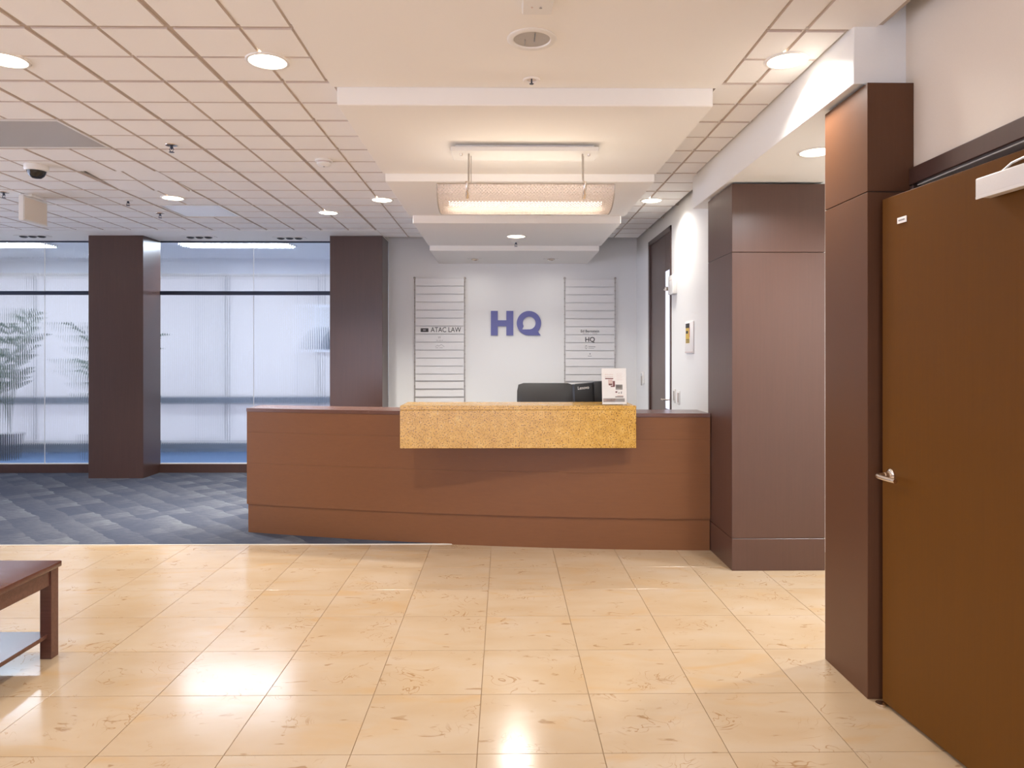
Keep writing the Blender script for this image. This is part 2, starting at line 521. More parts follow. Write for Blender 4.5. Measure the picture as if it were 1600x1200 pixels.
# ------------------------------------------------------------------ ceiling: grid, tiles
ceil = struct('ceiling', MB().box(X_L, X_R, Y_F, 11.3, 2.99, 3.05), 'plenum', 'suspended ceiling of scored cream tiles')
GX = [-2.05 + 0.6096 * k for k in range(-11, 7)]
GY = [3.10 + 0.6096 * k for k in range(-12, 10)]
TRAY = [  # y0, y1, x0, x1, z
    (Y_F, 3.774, -0.905, 1.130, HC - 0.002), (3.774, 5.20, -0.877, 1.099, 2.754), (5.20, 6.465, -0.860, 1.090, 2.699),
    (6.465, 7.79, -0.822, 1.051, 2.630), (7.79, Y_BACK, -0.808, 1.030, 2.574)]
Y_GRID_L = 8.13     # where the plaster margin over the glass starts
tile_cache = {}
def ctile(x0, x1, y0, y1, mids_x, mids_y):
    """one ceiling tile: backing plus its scored cushions"""
    w, d = x1 - x0, y1 - y0
    key = (round(w, 3), round(d, 3), tuple(round(m - x0, 3) for m in mids_x), tuple(round(m - y0, 3) for m in mids_y))
    if key not in tile_cache:
        mb = MB().box(0.001, w - 0.001, 0.001, d - 0.001, 0.012, 0.024)
        xs = [0] + [m - x0 for m in mids_x] + [w]
        ys = [0] + [m - y0 for m in mids_y] + [d]
        for i in range(len(xs) - 1):
            for j in range(len(ys) - 1):
                a0 = xs[i] + (0.0105 if i == 0 else 0.006); a1 = xs[i + 1] - (0.0105 if i == len(xs) - 2 else 0.006)
                b0 = ys[j] + (0.0105 if j == 0 else 0.006); b1 = ys[j + 1] - (0.0105 if j == len(ys) - 2 else 0.006)
                if a1 - a0 < 0.02 or b1 - b0 < 0.02: continue
                bm = bmesh.new()
                e = 0.004
                lo = [bm.verts.new(p) for p in ((a0 + e, b0 + e, 0), (a1 - e, b0 + e, 0), (a1 - e, b1 - e, 0), (a0 + e, b1 - e, 0))]
                hi = [bm.verts.new(p) for p in ((a0, b0, 0.012), (a1, b0, 0.012), (a1, b1, 0.012), (a0, b1, 0.012))]
                bm.faces.new(lo[::-1])
                for k in range(4):
                    bm.faces.new((lo[k], lo[(k + 1) % 4], hi[(k + 1) % 4], hi[k])).material_index = 1   # side coloured darker so the groove shows as a line
                mb.add(bm)
        me = bpy.data.meshes.new('ceiling_tile'); mb.bm.to_mesh(me); mb.bm.free(); me.materials.append(MATS['ceiling_tile']); me.materials.append(MATS['tile_edge'])
        tile_cache[key] = me
    o = bpy.data.objects.new('ceiling_tile', tile_cache[key]); COL.objects.link(o)
    o.parent = ceil; o.location = (x0, y0, HC)
    return o
def tray_x(yc):
    for y0, y1, x0, x1, z in TRAY:
        if y0 <= yc < y1: return x0, x1
    return TRAY[-1][2:4]
TROFFERS = [(-3.879, -2.660, 4.319, 4.929), (-3.269, -2.660, 6.758, 7.367)]
N = 0
for j in range(len(GY) - 1):
    y0, y1 = GY[j], GY[j + 1]
    cuts = [y0, y1]
    for i in range(len(GX) - 1):
        x0, x1 = GX[i], GX[i + 1]
        if x1 < X_L + 0.3: continue
        xc, yc = (x0 + x1) / 2, (y0 + y1) / 2
        if any(t[0] < xc < t[1] and t[2] < yc < t[3] for t in TROFFERS): continue
        left = xc < 0
        if left and x0 > -1.0 and x1 > -0.8: continue
        ylim = Y_BACK if x0 > -1.6 else Y_GRID_L
        for a, b in zip(cuts, cuts[1:]):
            b_ = min(b, ylim)
            if b_ - a < 0.03: continue
            # run up to the inner edge of the tray step; the plaster covers the rest
            t0 = max(tray_x(a + 0.01)[0], tray_x(b_ - 0.01)[0]); t1 = min(tray_x(a + 0.01)[1], tray_x(b_ - 0.01)[1])
            xr = (X_BEAM if b_ < 5.70 else X_RW) if b_ > 3.15 else X_NEAR
            s0, s1 = x0, x1
            if xc < 0.1:
                s1 = min(x1, t0)
            else:
                s0 = max(x0, t1); s1 = min(x1, xr)
            if s1 - s0 < 0.02: continue
            mx = [x0 + 0.3048] if s0 + 0.03 < x0 + 0.3048 < s1 - 0.03 else []
            my = [y0 + 0.3048] if a + 0.03 < y0 + 0.3048 < b_ - 0.03 else []
            t = ctile(s0, s1, a, b_, mx, my)
            N += 1
            if abs(xc + 2.96) < 0.35 and abs(yc - 5.85) < 0.1:
                # the tile that has slipped out of its seat: near edge pushed up
                t.rotation_euler = (math.radians(-3.2), math.radians(1.2), 0)
                t.location.z += 0.030
print('ceiling tiles', N)
for x in GX:
    if x < X_L: continue
    if -0.9 < x < 1.0: continue
    ya, yb = Y_F, (Y_GRID_L if x < -1.5 else Y_BACK)
    if x > 1.4: ya, yb = Y_F, 3.08
    MB().box(x - 0.012, x + 0.012, ya, yb, HC + 0.008, HC + 0.0115).build('grid_runner', 'grid_metal', ceil)
for y in GY:
    t0, t1 = tray_x(y)
    if y < Y_GRID_L:
        MB().box(X_L, t0, y - 0.012, y + 0.012, HC + 0.0078, HC + 0.0112).build('grid_runner', 'grid_metal', ceil)
        xr = (X_BEAM if y < 5.70 else X_RW) if y > 3.1 else X_NEAR
        MB().box(t1, xr, y - 0.012, y + 0.012, HC + 0.0078, HC + 0.0112).build('grid_runner', 'grid_metal', ceil)
# ceiling tray, five plaster steps going down towards the logo wall
tray = thing('ceiling_tray', 'stepped cream plaster ceiling tray running to the logo wall', None, (0.1, 3.8, HC), kind='structure')
for y0, y1, x0, x1, z in TRAY:
    MB().box(x0, x1, y0, y1, z, 2.985, 0.004).build('tray_step', 'ceiling_paint', tray)
struct('trim_2', MB().box(X_L, -1.43, Y_GRID_L, Y_BACK + 0.06, HC - 0.003, 2.985, 0.002), 'ceiling_paint', 'white plaster ceiling margin above the glass partition')

# ------------------------------------------------------------------ walls
struct('wall_back', MB().box(-1.43, X_RW + 0.15, Y_BACK, Y_BACK + 0.15, 0, 3.0), 'wall_paint', 'pale logo wall behind the reception desk')
DY0, DY1, DZ = 7.03, 8.115, 2.72     # tall door in the right wall
struct('wall_right', MB().box(X_RW, X_RW + 0.12, 5.36, DY0, 0, 3.0).box(X_RW, X_RW + 0.12, DY1, Y_BACK, 0, 3.0).box(X_RW, X_RW + 0.12, DY0, DY1, DZ, 3.0),
       'wall_paint', 'pale right wall beside the reception desk')
struct('trim_3', MB().box(X_BEAM, X_R, 3.06, 5.69, 2.605, 2.985, 0.003), 'wall_paint', 'dropped plaster soffit over the side passage')
NY0, NY1, NZ = 2.045, 2.985, 2.150   # opening of the near door
struct('wall_right_near', MB().box(X_NEAR, X_NEAR + 0.15, Y_F, NY0, 0, 3.0).box(X_NEAR, X_NEAR + 0.15, NY1, 3.30, 0, 3.0).box(X_NEAR, X_NEAR + 0.15, NY0, NY1, NZ, 3.0),
       'wall_beige', 'beige wall over the brown door')
struct('wall_passage', MB().box(X_NEAR + 0.15, X_R, 3.18, 3.30, 0, 3.0).box(X_R - 0.1, X_R, 3.30, 5.36, 0, 3.0).box(2.20, X_R - 0.1, 5.24, 5.36, 0, 3.0),
       'wall_paint', 'white walls of the side passage')
struct('wall_closet', MB().box(X_NEAR + 0.8, X_NEAR + 0.9, 1.5, 3.18, 0, 3.0).box(X_NEAR + 0.15, X_NEAR + 0.8, 1.4, 1.5, 0, 3.0), 'wall_beige', 'dim room behind the brown door')
LW0, LW1 = 0.4, 8.6  # unseen window wall, added to bring cool daylight in from the left
struct('wall_left', MB().box(X_L - 0.1, X_L, Y_F, LW0, 0, 3.05).box(X_L - 0.1, X_L, LW1, 11.3, 0, 3.05).box(X_L - 0.1, X_L, LW0, LW1, 0, 0.15).box(X_L - 0.1, X_L, LW0, LW1, 2.6, 3.05), 'wall_beige')
t = thing('window_4', 'unseen tall window added for daylight at the left end of the lobby', None, (X_L, (LW0 + LW1) / 2, 0.15), kind='structure')
for k in range(8):
    y = LW0 + (LW1 - LW0) * k / 7
    MB().box(X_L - 0.09, X_L - 0.01, y - 0.025, y + 0.025, 0.15, 2.6).build('mullion', 'dark_metal', t)
    if k < 7: MB().box(X_L - 0.06, X_L - 0.054, y + 0.025, y + (LW1 - LW0) / 7 - 0.025, 0.15, 2.6).build('pane', 'clear_glass', t)
FX0, FX1 = -5.3, 1.3  # unseen entrance glazing, added for frontal daylight on desk and logo wall
struct('wall_front', MB().box(X_L, FX0, Y_F - 0.1, Y_F, 0, 3.05).box(FX1, X_NEAR, Y_F - 0.1, Y_F, 0, 3.05).box(FX0, FX1, Y_F - 0.1, Y_F, 2.3, 3.05), 'wall_beige')
t = thing('window_5', 'unseen glazed entrance front added for daylight in the lobby', None, ((FX0 + FX1) / 2, Y_F, 0), kind='structure')
for k in range(7):
    x = FX0 + (FX1 - FX0) * k / 6
    MB().box(x - 0.025, x + 0.025, Y_F - 0.09, Y_F - 0.01, 0, 2.3).build('mullion', 'dark_metal', t)
    if k < 6: MB().box(x + 0.025, x + 1.1 - 0.025, Y_F - 0.06, Y_F - 0.054, 0.08, 2.3).build('pane', 'clear_glass', t)
MB().box(FX0, FX1, Y_F - 0.09, Y_F - 0.01, 0, 0.08).build('bottom_rail', 'dark_metal', t)
struct('wall_office', MB().box(-1.43, -1.33, Y_BACK + 0.15, 11.3, 0, 3.0), 'office_wall')

# ------------------------------------------------------------------ wood clad columns
def column(label, x0, x1, y0, y1, z1, joints, mat='wood_panel'):
    t = thing('column', label, 'column', ((x0 + x1) / 2, (y0 + y1) / 2, 0))
    MB().box(x0 + 0.006, x1 - 0.006, y0 + 0.006, y1 - 0.006, 0, z1).build('core', 'plenum', t)
    zs = [0] + joints + [z1]
    for a, b in zip(zs, zs[1:]):
        MB().box(x0, x1, y0, y1, a + (0.0015 if a else 0), b - (0.0015 if b != z1 else 0), 0.002).build('panel', mat, t)
    return t
column('dark wood clad column standing between the two bays of reeded glass', -4.862, -4.225, 8.455, Y_BACK, HC - 0.005, [])
column('dark wood clad column between the reeded glass and the pale logo wall', -2.047, -1.432, 8.455, Y_BACK, HC - 0.005, [])
column('wide reddish wood clad column at the right end of the reception desk', 1.524, 2.150, 4.795, 5.36, 2.592, [0.216, 2.133], 'wood_block')
column('nearest brown wood clad pier right beside the brown door', 1.524, X_NEAR, 3.0, 3.40, 2.588, [2.130], 'wood_pier')

# ------------------------------------------------------------------ glass partition
def reeded_pane(x0, x1, z0, z1, y):
    n = int((x1 - x0) / 0.026)
    p = (x1 - x0) / n
    bm = bmesh.new()
    row = []
    for i in range(n):
        for k in range(5):
            u = k / 5
            row.append((x0 + (i + u) * p, y - 0.0055 * math.sin(PI * u)))
    row.append((x1, y))
    A = [bm.verts.new((a, b, z0)) for a, b in row]; B = [bm.verts.new((a, b, z1)) for a, b in row]
    C = [bm.verts.new((a, y + 0.008, z0)) for a, b in row]; D = [bm.verts.new((a, y + 0.008, z1)) for a, b in row]
    for i in range(len(row) - 1):
        bm.faces.new((A[i], A[i + 1], B[i + 1], B[i]))
    mb = MB(); C_ = [C, D]
    for v in C + D: bm.verts.remove(v)
    mb.add(bm)
    return mb
def glass_bay(idx, label, x0, x1, joints):
    t = thing('window_%d' % idx, label, None, ((x0 + x1) / 2, Y_BACK, 0), kind='structure')
    MB().box(x0, x1, Y_BACK - 0.03, Y_BACK + 0.05, 0, 0.108, 0.002).build('base_rail', 'wood_panel', t)
    MB().box(x0, x1, Y_BACK - 0.008, Y_BACK + 0.03, 0.108, 0.118).build('sill_channel', 'white_metal', t)
    MB().box(x0, x1, Y_BACK - 0.02, Y_BACK + 0.04, 2.184, 2.231, 0.002).build('transom', 'dark_metal', t)
    MB().box(x0, x1, Y_BACK - 0.005, Y_BACK + 0.03, HC - 0.02, HC - 0.003).build('head_channel', 'dark_metal', t)
    xs = [x0] + joints + [x1]
    for a, b in zip(xs, xs[1:]):
        for z0, z1 in ((0.118, 2.184), (2.231, HC - 0.02)):
            reeded_pane(a + 0.002, b - 0.002, z0, z1, Y_BACK + 0.01).build('pane', 'reeded_glass', t, smooth=50)
    for x in joints:
        MB().box(x - 0.0025, x + 0.0025, Y_BACK + 0.002, Y_BACK + 0.014, 0.118, HC - 0.02).build('joint', 'white_plastic', t)
glass_bay(1, 'reeded glass bay left of the dark column', X_L, -4.862, [-6.75, -5.643])
glass_bay(2, 'reeded glass bay between the two dark columns', -4.225, -2.047, [-3.087])

# ------------------------------------------------------------------ office behind the glass
struct('ceiling_office', MB().box(X_L, -1.43, Y_BACK + 0.06, 11.3, 2.88, 2.985), 'office_wall', 'grey white office ceiling behind the glass')
Y_EXT = 11.15
XM = [X_L, -7.2, -5.75, -4.30, -2.87, -1.43]
ow = struct('wall_window', MB().box(X_L, -1.43, Y_EXT, Y_EXT + 0.1, 0, 0.14).box(X_L, -1.43, Y_EXT, Y_EXT + 0.1, 2.66, 3.0), 'office_wall', 'outer wall of the office')
t = thing('window_3', 'outside windows of the office behind the reeded glass', None, (-4.8, Y_EXT, 0), kind='structure')
for x in XM:
    MB().box(x - 0.03, x + 0.03, Y_EXT, Y_EXT + 0.08, 0.14, 2.66).build('mullion', 'office_dark', t)
MB().box(X_L, -1.43, Y_EXT - 0.16, Y_EXT + 0.06, 0.725, 0.82, 0.004).build('sill', 'office_dark', t)
MB().box(X_L, -1.43, Y_EXT - 0.02, Y_EXT, 0.004, 0.13).build('skirting', 'office_dark', t)
for a, b in zip(XM, XM[1:]):
    MB().box(a + 0.03, b - 0.03, Y_EXT + 0.04, Y_EXT + 0.046, 0.14, 2.66).build('pane', 'clear_glass', t)
for k, (a, b) in enumerate(zip(XM, XM[1:])):
    lab = ['white roller shade at the far left behind the potted palms', 'white roller shade behind the palms left of the dark column', 'white roller shade half hidden behind the dark column',
           'white roller shade left of the glass joint beyond the desk', 'white roller shade nearest the logo wall behind the reeded glass'][k]
    s = thing('roller_shade', lab, 'shade', ((a + b) / 2, Y_EXT - 0.01, 2.62), group='roller shades in the office windows')
    MB().box(a + 0.01, b - 0.01, Y_EXT - 0.014, Y_EXT - 0.012, 0.15 , 2.62).build('fabric', 'roller_shade', s)
    MB().tube([(a + 0.01, Y_EXT - 0.03, 2.635), (b - 0.01, Y_EXT - 0.03, 2.635)], 0.022).build('roller', 'white_metal', s, smooth=40)
    MB().box(a + 0.01, b - 0.01, Y_EXT - 0.019, Y_EXT - 0.007, 0.135, 0.152).build('hem_bar', 'white_metal', s)
def trough_lamp(label, x0, x1, y0, y1):
    s = thing('office_light', label, 'light', ((x0 + x1) / 2, (y0 + y1) / 2, 2.88), group='strip lights on the office ceiling')
    MB().box(x0, x1, y0, y1, 2.855, 2.879, 0.003).build('housing', 'white_metal', s)
    MB().box(x0 + 0.02, x1 - 0.02, y0 + 0.02, y1 - 0.02, 2.850, 2.856).build('diffuser', 'lamp_cool', s)
trough_lamp('long bright strip light behind the glass between the two dark columns', -4.12, -2.75, 9.15, 9.50)
trough_lamp('long bright strip light behind the glass left of both dark columns', -7.2, -5.85, 9.15, 9.50)
p = thing('framed_picture', 'pale framed picture hanging blurred behind the glass beside the right column', 'picture', (-2.35, 11.07, 1.50))
MB().box(-2.92, -2.10, 11.065, 11.085, 1.49, 2.20, 0.004).build('frame', 'office_wall', p)
MB().box(-2.88, -2.14, 11.055, 11.061, 1.53, 2.16).build('print', 'lens_pale', p)
MB().prism([(-2.52 + 0.30 * math.cos(a * PI / 10), 1.53 + 0.34 * math.sin(a * PI / 10)) for a in range(11)], 11.050, 11.0552, 'y').build('printed_arc', 'office_dark', p)
for x in (-2.75, -2.27):
    MB().tube([(x, 11.072, 2.19), (x, 11.072, 2.879)], 0.003, 6).build('cord', 'ink_grey', p)

def palm(label, x, y, h, n, seed):
    rnd = random.Random(seed)
    t = thing('potted_palm', label, 'plant', (x, y, 0.004), group='palms in the office behind the glass')
    MB().lathe([(0, 0), (0.13, 0), (0.17, 0.32), (0.185, 0.34), (0.165, 0.34), (0.155, 0.30), (0, 0.30)], 20, Matrix.Translation((x, y, 0.004))).build('pot', 'pot', t, smooth=40)
    for k in range(n):
        a = 2 * PI * k / n + rnd.uniform(-0.3, 0.3)
        top = h * rnd.uniform(0.62, 1.0); out = rnd.uniform(0.25, 0.65)
        pts = []
        for i in range(9):
            s = i / 8
            pts.append(Vector((x + math.cos(a) * out * s ** 1.6, y + math.sin(a) * out * 0.7 * s ** 1.6, 0.30 + (top - 0.3) * (s * 1.25 - 0.32 * s ** 3))))
        mb = MB().tube(pts, 0.010, 6, 0.003)
        bm = bmesh.new()
        for i in range(3, 9):
            for sgn in (-1, 1):
                p0 = pts[i]; d = (pts[i] - pts[i - 1]).normalized()
                side = Vector((-math.sin(a), math.cos(a), 0)) * sgn
                tip = p0 + side * 0.34 * (1.1 - 0.09 * i) + d * 0.20 + Vector((0, 0, -0.08))
                mid = (p0 + tip) / 2 + Vector((0, 0, 0.02))
                w = d * 0.036
                v = [bm.verts.new(q) for q in (p0 - w * 0.3, mid - w, tip, mid + w, p0 + w * 0.3)]
                bm.faces.new(v)
        bmesh.ops.solidify(bm, geom=bm.faces[:], thickness=0.0015)
        mb.add(bm)
        mb.build('frond', 'leaf', t)
palm('tall potted palm blurred behind the glass at the far left edge', -6.95, 10.2, 2.15, 11, 3)
palm('smaller potted palm behind the glass right next to the dark column', -5.55, 10.3, 2.0, 9, 5)

# ------------------------------------------------------------------ near door (ajar)
frame = thing('door_1', 'plain brown wood door standing slightly open', None, (X_NEAR, (NY0 + NY1) / 2, 0), kind='structure')
MB().box(X_NEAR - 0.025, X_NEAR + 0.15, NY0 - 0.07, NY1 + 0.01, NZ + 0.005, NZ + 0.075, 0.003).build('frame_head', 'wood_panel', frame)
MB().box(X_NEAR - 0.025, X_NEAR + 0.15, NY0 - 0.07, NY0, 0, NZ + 0.005, 0.003).build('frame_jamb', 'wood_panel', frame)
MB().box(X_NEAR - 0.02, X_NEAR + 0.15, NY1 - 0.012, NY1 + 0.012, 0, NZ + 0.004, 0.003).build('frame_jamb', 'wood_panel', frame)
MB().box(X_NEAR + 0.05, X_NEAR + 0.09, NY0, NY1, 2.07, NZ + 0.004).build('door_stop', 'wood_panel', frame)
# leaf axes: u runs from the latch edge back to the hinge, n points into the room
lat = Vector((1.567, 2.962, 0)); u = Vector((0.0793, -1, 0)).normalized(); nrm = Vector((-1, -0.0793, 0)).normalized()
DM = Matrix(((u.x, nrm.x, 0, lat.x), (u.y, nrm.y, 0, lat.y), (0, 0, 1, 0), (0, 0, 0, 1)))
def dbuild(mb, name, mat, parent=frame, **k):
    mb.bm.transform(DM)
    bmesh.ops.recalc_face_normals(mb.bm, faces=mb.bm.faces[:])
    return mb.build(name, mat, parent, **k)
leaf = dbuild(MB().box(0, 0.915, -0.045, 0, 0.012, 2.088, 0.0015), 'leaf', 'wood_door')
hz = 0.957
YZ = Matrix.Rotation(-PI / 2, 4, 'X')
dbuild(MB().lathe([(0, 0), (0.026, 0), (0.026, 0.007), (0.022, 0.010), (0.012, 0.011), (0.012, 0.03), (0, 0.03)], 28, Matrix.Translation((0.062, 0, hz)) @ YZ), 'handle_rose', 'nickel', leaf, smooth=40)
dbuild(MB().tube([(0.062, 0.012, hz), (0.060, 0.045, hz), (0.062, 0.056, hz), (0.070, 0.064, hz - 0.001), (0.085, 0.067, hz - 0.002), (0.115, 0.066, hz - 0.003), (0.15, 0.063, hz - 0.004), (0.178, 0.060, hz - 0.004)], 0.0095, 14), 'lever', 'nickel', leaf, smooth=50)
pl = dbuild(MB().box(0.103, 0.160, 0, 0.004, 1.968, 1.992, 0.001), 'name_plate', 'paper', leaf)
dbuild(MB().box(0.112, 0.151, 0.004, 0.0046, 1.977, 1.983), 'plate_slot', 'ink_grey', leaf)
cl = dbuild(MB().box(0.603, 0.905, 0.004, 0.062, 1.962, 2.026, 0.006, 3), 'closer', 'white_metal', leaf, smooth=40)
dbuild(MB().box(0.606, 0.902, 0.058, 0.0625, 1.956, 1.966, 0.001), 'closer_lip', 'white_metal', cl)
dbuild(MB().tube([(0.80, 0.03, 2.026), (0.80, 0.03, 2.046), (0.76, 0.02, 2.056), (0.70, 0.012, 2.054), (0.66, 0.02, 2.030)], 0.004, 8).lathe([(0, 0), (0.016, 0), (0.016, 0.014), (0, 0.014)], 16, Matrix.Translation((0.80, 0.03, 2.024))), 'closer_arm', 'white_metal', cl, smooth=40)
dbuild(MB().lathe([(0, 0), (0.022, 0), (0.022, 0.008), (0, 0.010)], 16, Matrix.Translation((0.01, 0.012, 0.001))), 'floor_pivot', 'nickel', frame, smooth=40)

# ------------------------------------------------------------------ tall door in the right wall
d2 = thing('door_2', 'tall dark wood door with narrow glass strip in the right wall', None, (X_RW, (DY0 + DY1) / 2, 0), kind='structure')
MB().box(X_RW - 0.012, X_RW + 0.12, DY0, DY0 + 0.04, 0, DZ, 0.002).build('frame_jamb', 'wood_panel', d2)
MB().box(X_RW - 0.012, X_RW + 0.12, DY1 - 0.05, DY1, 0, DZ, 0.002).build('frame_jamb', 'wood_panel', d2)
MB().box(X_RW - 0.012, X_RW + 0.12, DY0, DY1, DZ - 0.05, DZ, 0.002).build('frame_head', 'wood_panel', d2)
lf = MB().box(X_RW + 0.006, X_RW + 0.05, 7.335, DY1 - 0.05, 0.01, DZ - 0.05, 0.002).box(X_RW + 0.006, X_RW + 0.05, DY0 + 0.04, 7.334, 2.30, DZ - 0.05, 0.002).box(X_RW + 0.006, X_RW + 0.05, DY0 + 0.04, 7.334, 0.01, 0.90, 0.002).build('leaf', 'wood_panel', d2)
MB().box(X_RW + 0.008, X_RW + 0.010, DY0 + 0.04, 7.334, 0.90, 2.30).build('glass_strip', 'frosted_glass', lf)
MB().box(X_RW + 0.002, X_RW + 0.02, DY0 + 0.04, DY0 + 0.062, 0.92, 2.28).build('strip_bead', 'white_metal', lf)
MB().tube([(X_RW + 0.006, DY0 + 0.11, 1.0), (X_RW - 0.045, DY0 + 0.11, 1.0), (X_RW - 0.05, DY0 + 0.12, 1.0), (X_RW - 0.05, DY0 + 0.22, 1.0)], 0.009, 10).build('lever', 'nickel', lf, smooth=40)

# ------------------------------------------------------------------ reception desk
DX0, DX1 = -2.084, 1.519
def dcurve(x):
    d = x - 1.524
    return 5.299 + 0.0364 * d * d - 0.0282 * d
def curved(x0, x1, off0, off1, z0, z1, n=28):
    bm = bmesh.new()
    rows = []
    for i in range(n + 1):
        x = x0 + (x1 - x0) * i / n
        y = dcurve(x)
        rows.append([bm.verts.new(q) for q in ((x, y + off0, z0), (x, y + off1, z0), (x, y + off1, z1), (x, y + off0, z1))])
    for A, B in zip(rows, rows[1:]):
        for k in range(4):
            bm.faces.new((A[k], A[(k + 1) % 4], B[(k + 1) % 4], B[k]))
    bm.faces.new(rows[0]); bm.faces.new(rows[-1][::-1])
    bmesh.ops.recalc_face_normals(bm, faces=bm.faces[:])
    mb = MB(); mb.add(bm)
    return mb
desk = thing('reception_desk', 'long curved dark wood reception desk in front of the logo wall', 'desk', (-0.28, 5.6, 0))
curved(DX0 + 0.006, DX1, 0.006, 0.04, 0.0, 0.99).build('core', 'plenum', desk)
curved(DX0, DX1, 0.0, 0.03, 0.0, 0.2335).build('plinth', 'wood_desk', desk, smooth=30)
for a, b in ((0.2350, 0.5696), (0.5702, 0.8197), (0.8203, 0.985)):
    curved(DX0 - 0.009, DX1, -0.012, 0.03, a, b).build('front_panel', 'wood_desk', desk, smooth=30)
curved(DX0 - 0.012, DX1, -0.016, 0.36, 0.986, 1.014).build('ledge', 'wood_top', desk, smooth=30)
curved(DX0, DX0 + 0.03, 0.03, 0.36, 0.0, 0.986, 2).build('end_panel', 'wood_desk', desk)
curved(DX0 + 0.03, DX1, 0.33, 0.36, 0.74, 0.986).build('inner_panel', 'wood_desk', desk, smooth=30)
curved(DX0 + 0.03, DX1, 0.05, 0.75, 0.715, 0.745).build('worktop', 'wood_top', desk, smooth=30)
for x in (-1.98, -0.35, 1.42):
    curved(x, x + 0.03, 0.06, 0.70, 0.0, 0.715, 2).build('support_panel', 'wood_desk', desk)
gr = MB().box(-0.754, 0.956, 5.20, 5.235, 0.770, 1.046, 0.002).build('stone_apron', 'granite', desk)
tag(gr, 'speckled golden granite front')
tag(MB().box(-0.754, 0.956, 5.20, 5.62, 1.047, 1.078, 0.002).build('stone_shelf', 'granite', desk), 'speckled golden granite shelf')
MB().box(-0.70, 0.90, 5.235, 5.29, 0.80, 1.04).build('stone_bracket', 'wood_desk', desk)

# ------------------------------------------------------------------ things on and behind the desk
# acrylic holder with a leaflet
h = thing('leaflet_holder', 'clear upright holder with printed leaflet on the granite shelf', 'leaflet', (0.81, 5.27, 1.0785), rz=math.radians(3))
TL = Matrix.Rotation(math.radians(-7), 4, 'X')
def hb(mb, name, mat, par=h):
    mb.bm.transform(TL)
    return mb.build(name, mat, par, local=True)
hb(MB().box(-0.094, 0.094, -0.003, -0.001, 0.004, 0.272), 'front_sheet', 'acrylic')
hb(MB().box(-0.094, 0.094, 0.002, 0.004, 0.004, 0.272), 'back_sheet', 'acrylic')
MB().box(-0.094, 0.094, -0.004, 0.085, 0, 0.004, 0.001).build('foot', 'acrylic', h, local=True)
sh = hb(MB().box(-0.091, 0.091, -0.0008, 0.0012, 0.005, 0.270), 'leaflet', 'paper')
def pr(x0, x1, z0, z1, mat, name='print'):
    mb = MB().box(x0, x1, -0.0012, -0.0009, z0, z1)
    mb.bm.transform(TL)
    o = mb.build(name, mat, sh, local=True)
pr(-0.083, 0.076, 0.022, 0.048, 'ink_grey', 'printed_band')
pr(-0.080, 0.010, 0.026, 0.044, 'ink_pink', 'printed_band')
pr(-0.066, -0.006, 0.190, 0.198, 'ink_maroon', 'printed_heading')
for k in range(5):
    pr(-0.066 + k * 0.0125, -0.058 + k * 0.0125, 0.206, 0.211, 'ink_pink', 'printed_heading')
    pr(-0.066 + k * 0.0125, -0.058 + k * 0.0125, 0.221, 0.226, 'ink_pink', 'printed_heading')
pr(-0.044, -0.012, 0.150, 0.186, 'ink_pink', 'printed_photo')
pr(-0.010, 0.006, 0.138, 0.176, 'ink_maroon', 'printed_photo')
pr(-0.040, -0.014, 0.144, 0.157, 'ink_maroon', 'printed_photo')
pr(-0.026, 0.004, 0.132, 0.140, 'ink_maroon', 'printed_photo')
pr(0.010, 0.062, 0.112, 0.150, 'ink_grey', 'printed_photo')
pr(0.014, 0.058, 0.118, 0.146, 'lens_off', 'printed_photo')
pr(0.008, 0.022, 0.090, 0.100, 'ink_maroon', 'printed_photo')
pr(0.030, 0.040, 0.084, 0.092, 'ink_grey', 'printed_photo')
pr(0.048, 0.056, 0.082, 0.098, 'ink_grey', 'printed_photo')
pr(0.006, 0.066, 0.054, 0.064, 'ink_grey', 'printed_photo')
pr(0.020, 0.066, 0.064, 0.070, 'ink_pink', 'printed_photo')
for k in range(5):
    pr(0.018, 0.062 - 0.006 * (k % 2), 0.228 - k * 0.011, 0.2295 - k * 0.011, 'ink_pink', 'printed_line')

# computer screen seen from behind
mon = thing('monitor', 'black computer screen seen from behind beside the leaflet', 'monitor', (0.80, 5.98, 0.745), rz=math.radians(24))
def mb_m(mb, name, mat, par=mon, **k):
    return mb.build(name, mat, par, local=True, **k)
RL = Matrix.Rotation(math.radians(-3.5), 4, 'Y')
b_ = MB().box(-0.235, 0.235, -0.022, 0.018, 0.150, 0.478, 0.008, 2); b_.bm.transform(RL)
mb_m(b_, 'casing', 'black_plastic', smooth=40)
b_ = MB().box(-0.06, 0.20, -0.045, -0.02, 0.20, 0.486, 0.010, 2); b_.bm.transform(RL)
mb_m(b_, 'rear_hump', 'black_plastic', smooth=40)
b_ = MB().box(-0.225, 0.225, 0.0181, 0.0195, 0.165, 0.468); b_.bm.transform(RL)
mb_m(b_, 'screen', 'dome_smoke')
mb_m(MB().box(-0.03, 0.03, -0.03, -0.005, 0.012, 0.30, 0.004), 'stand_neck', 'black_plastic')
mb_m(MB().box(-0.12, 0.12, -0.09, 0.09, 0.0, 0.012, 0.004), 'stand_foot', 'black_plastic')
lt = text('maker_lettering', 'Lenovo', 0.036, 'sign_strip', None, (0, 0, 0), (0, 0, 0), 0.0006, bold=0.0004)
lt.data.transform(RL @ Matrix.Translation((-0.150, -0.0235, 0.430)) @ Matrix.Rotation(PI / 2, 4, 'X'))
lt.parent = mon

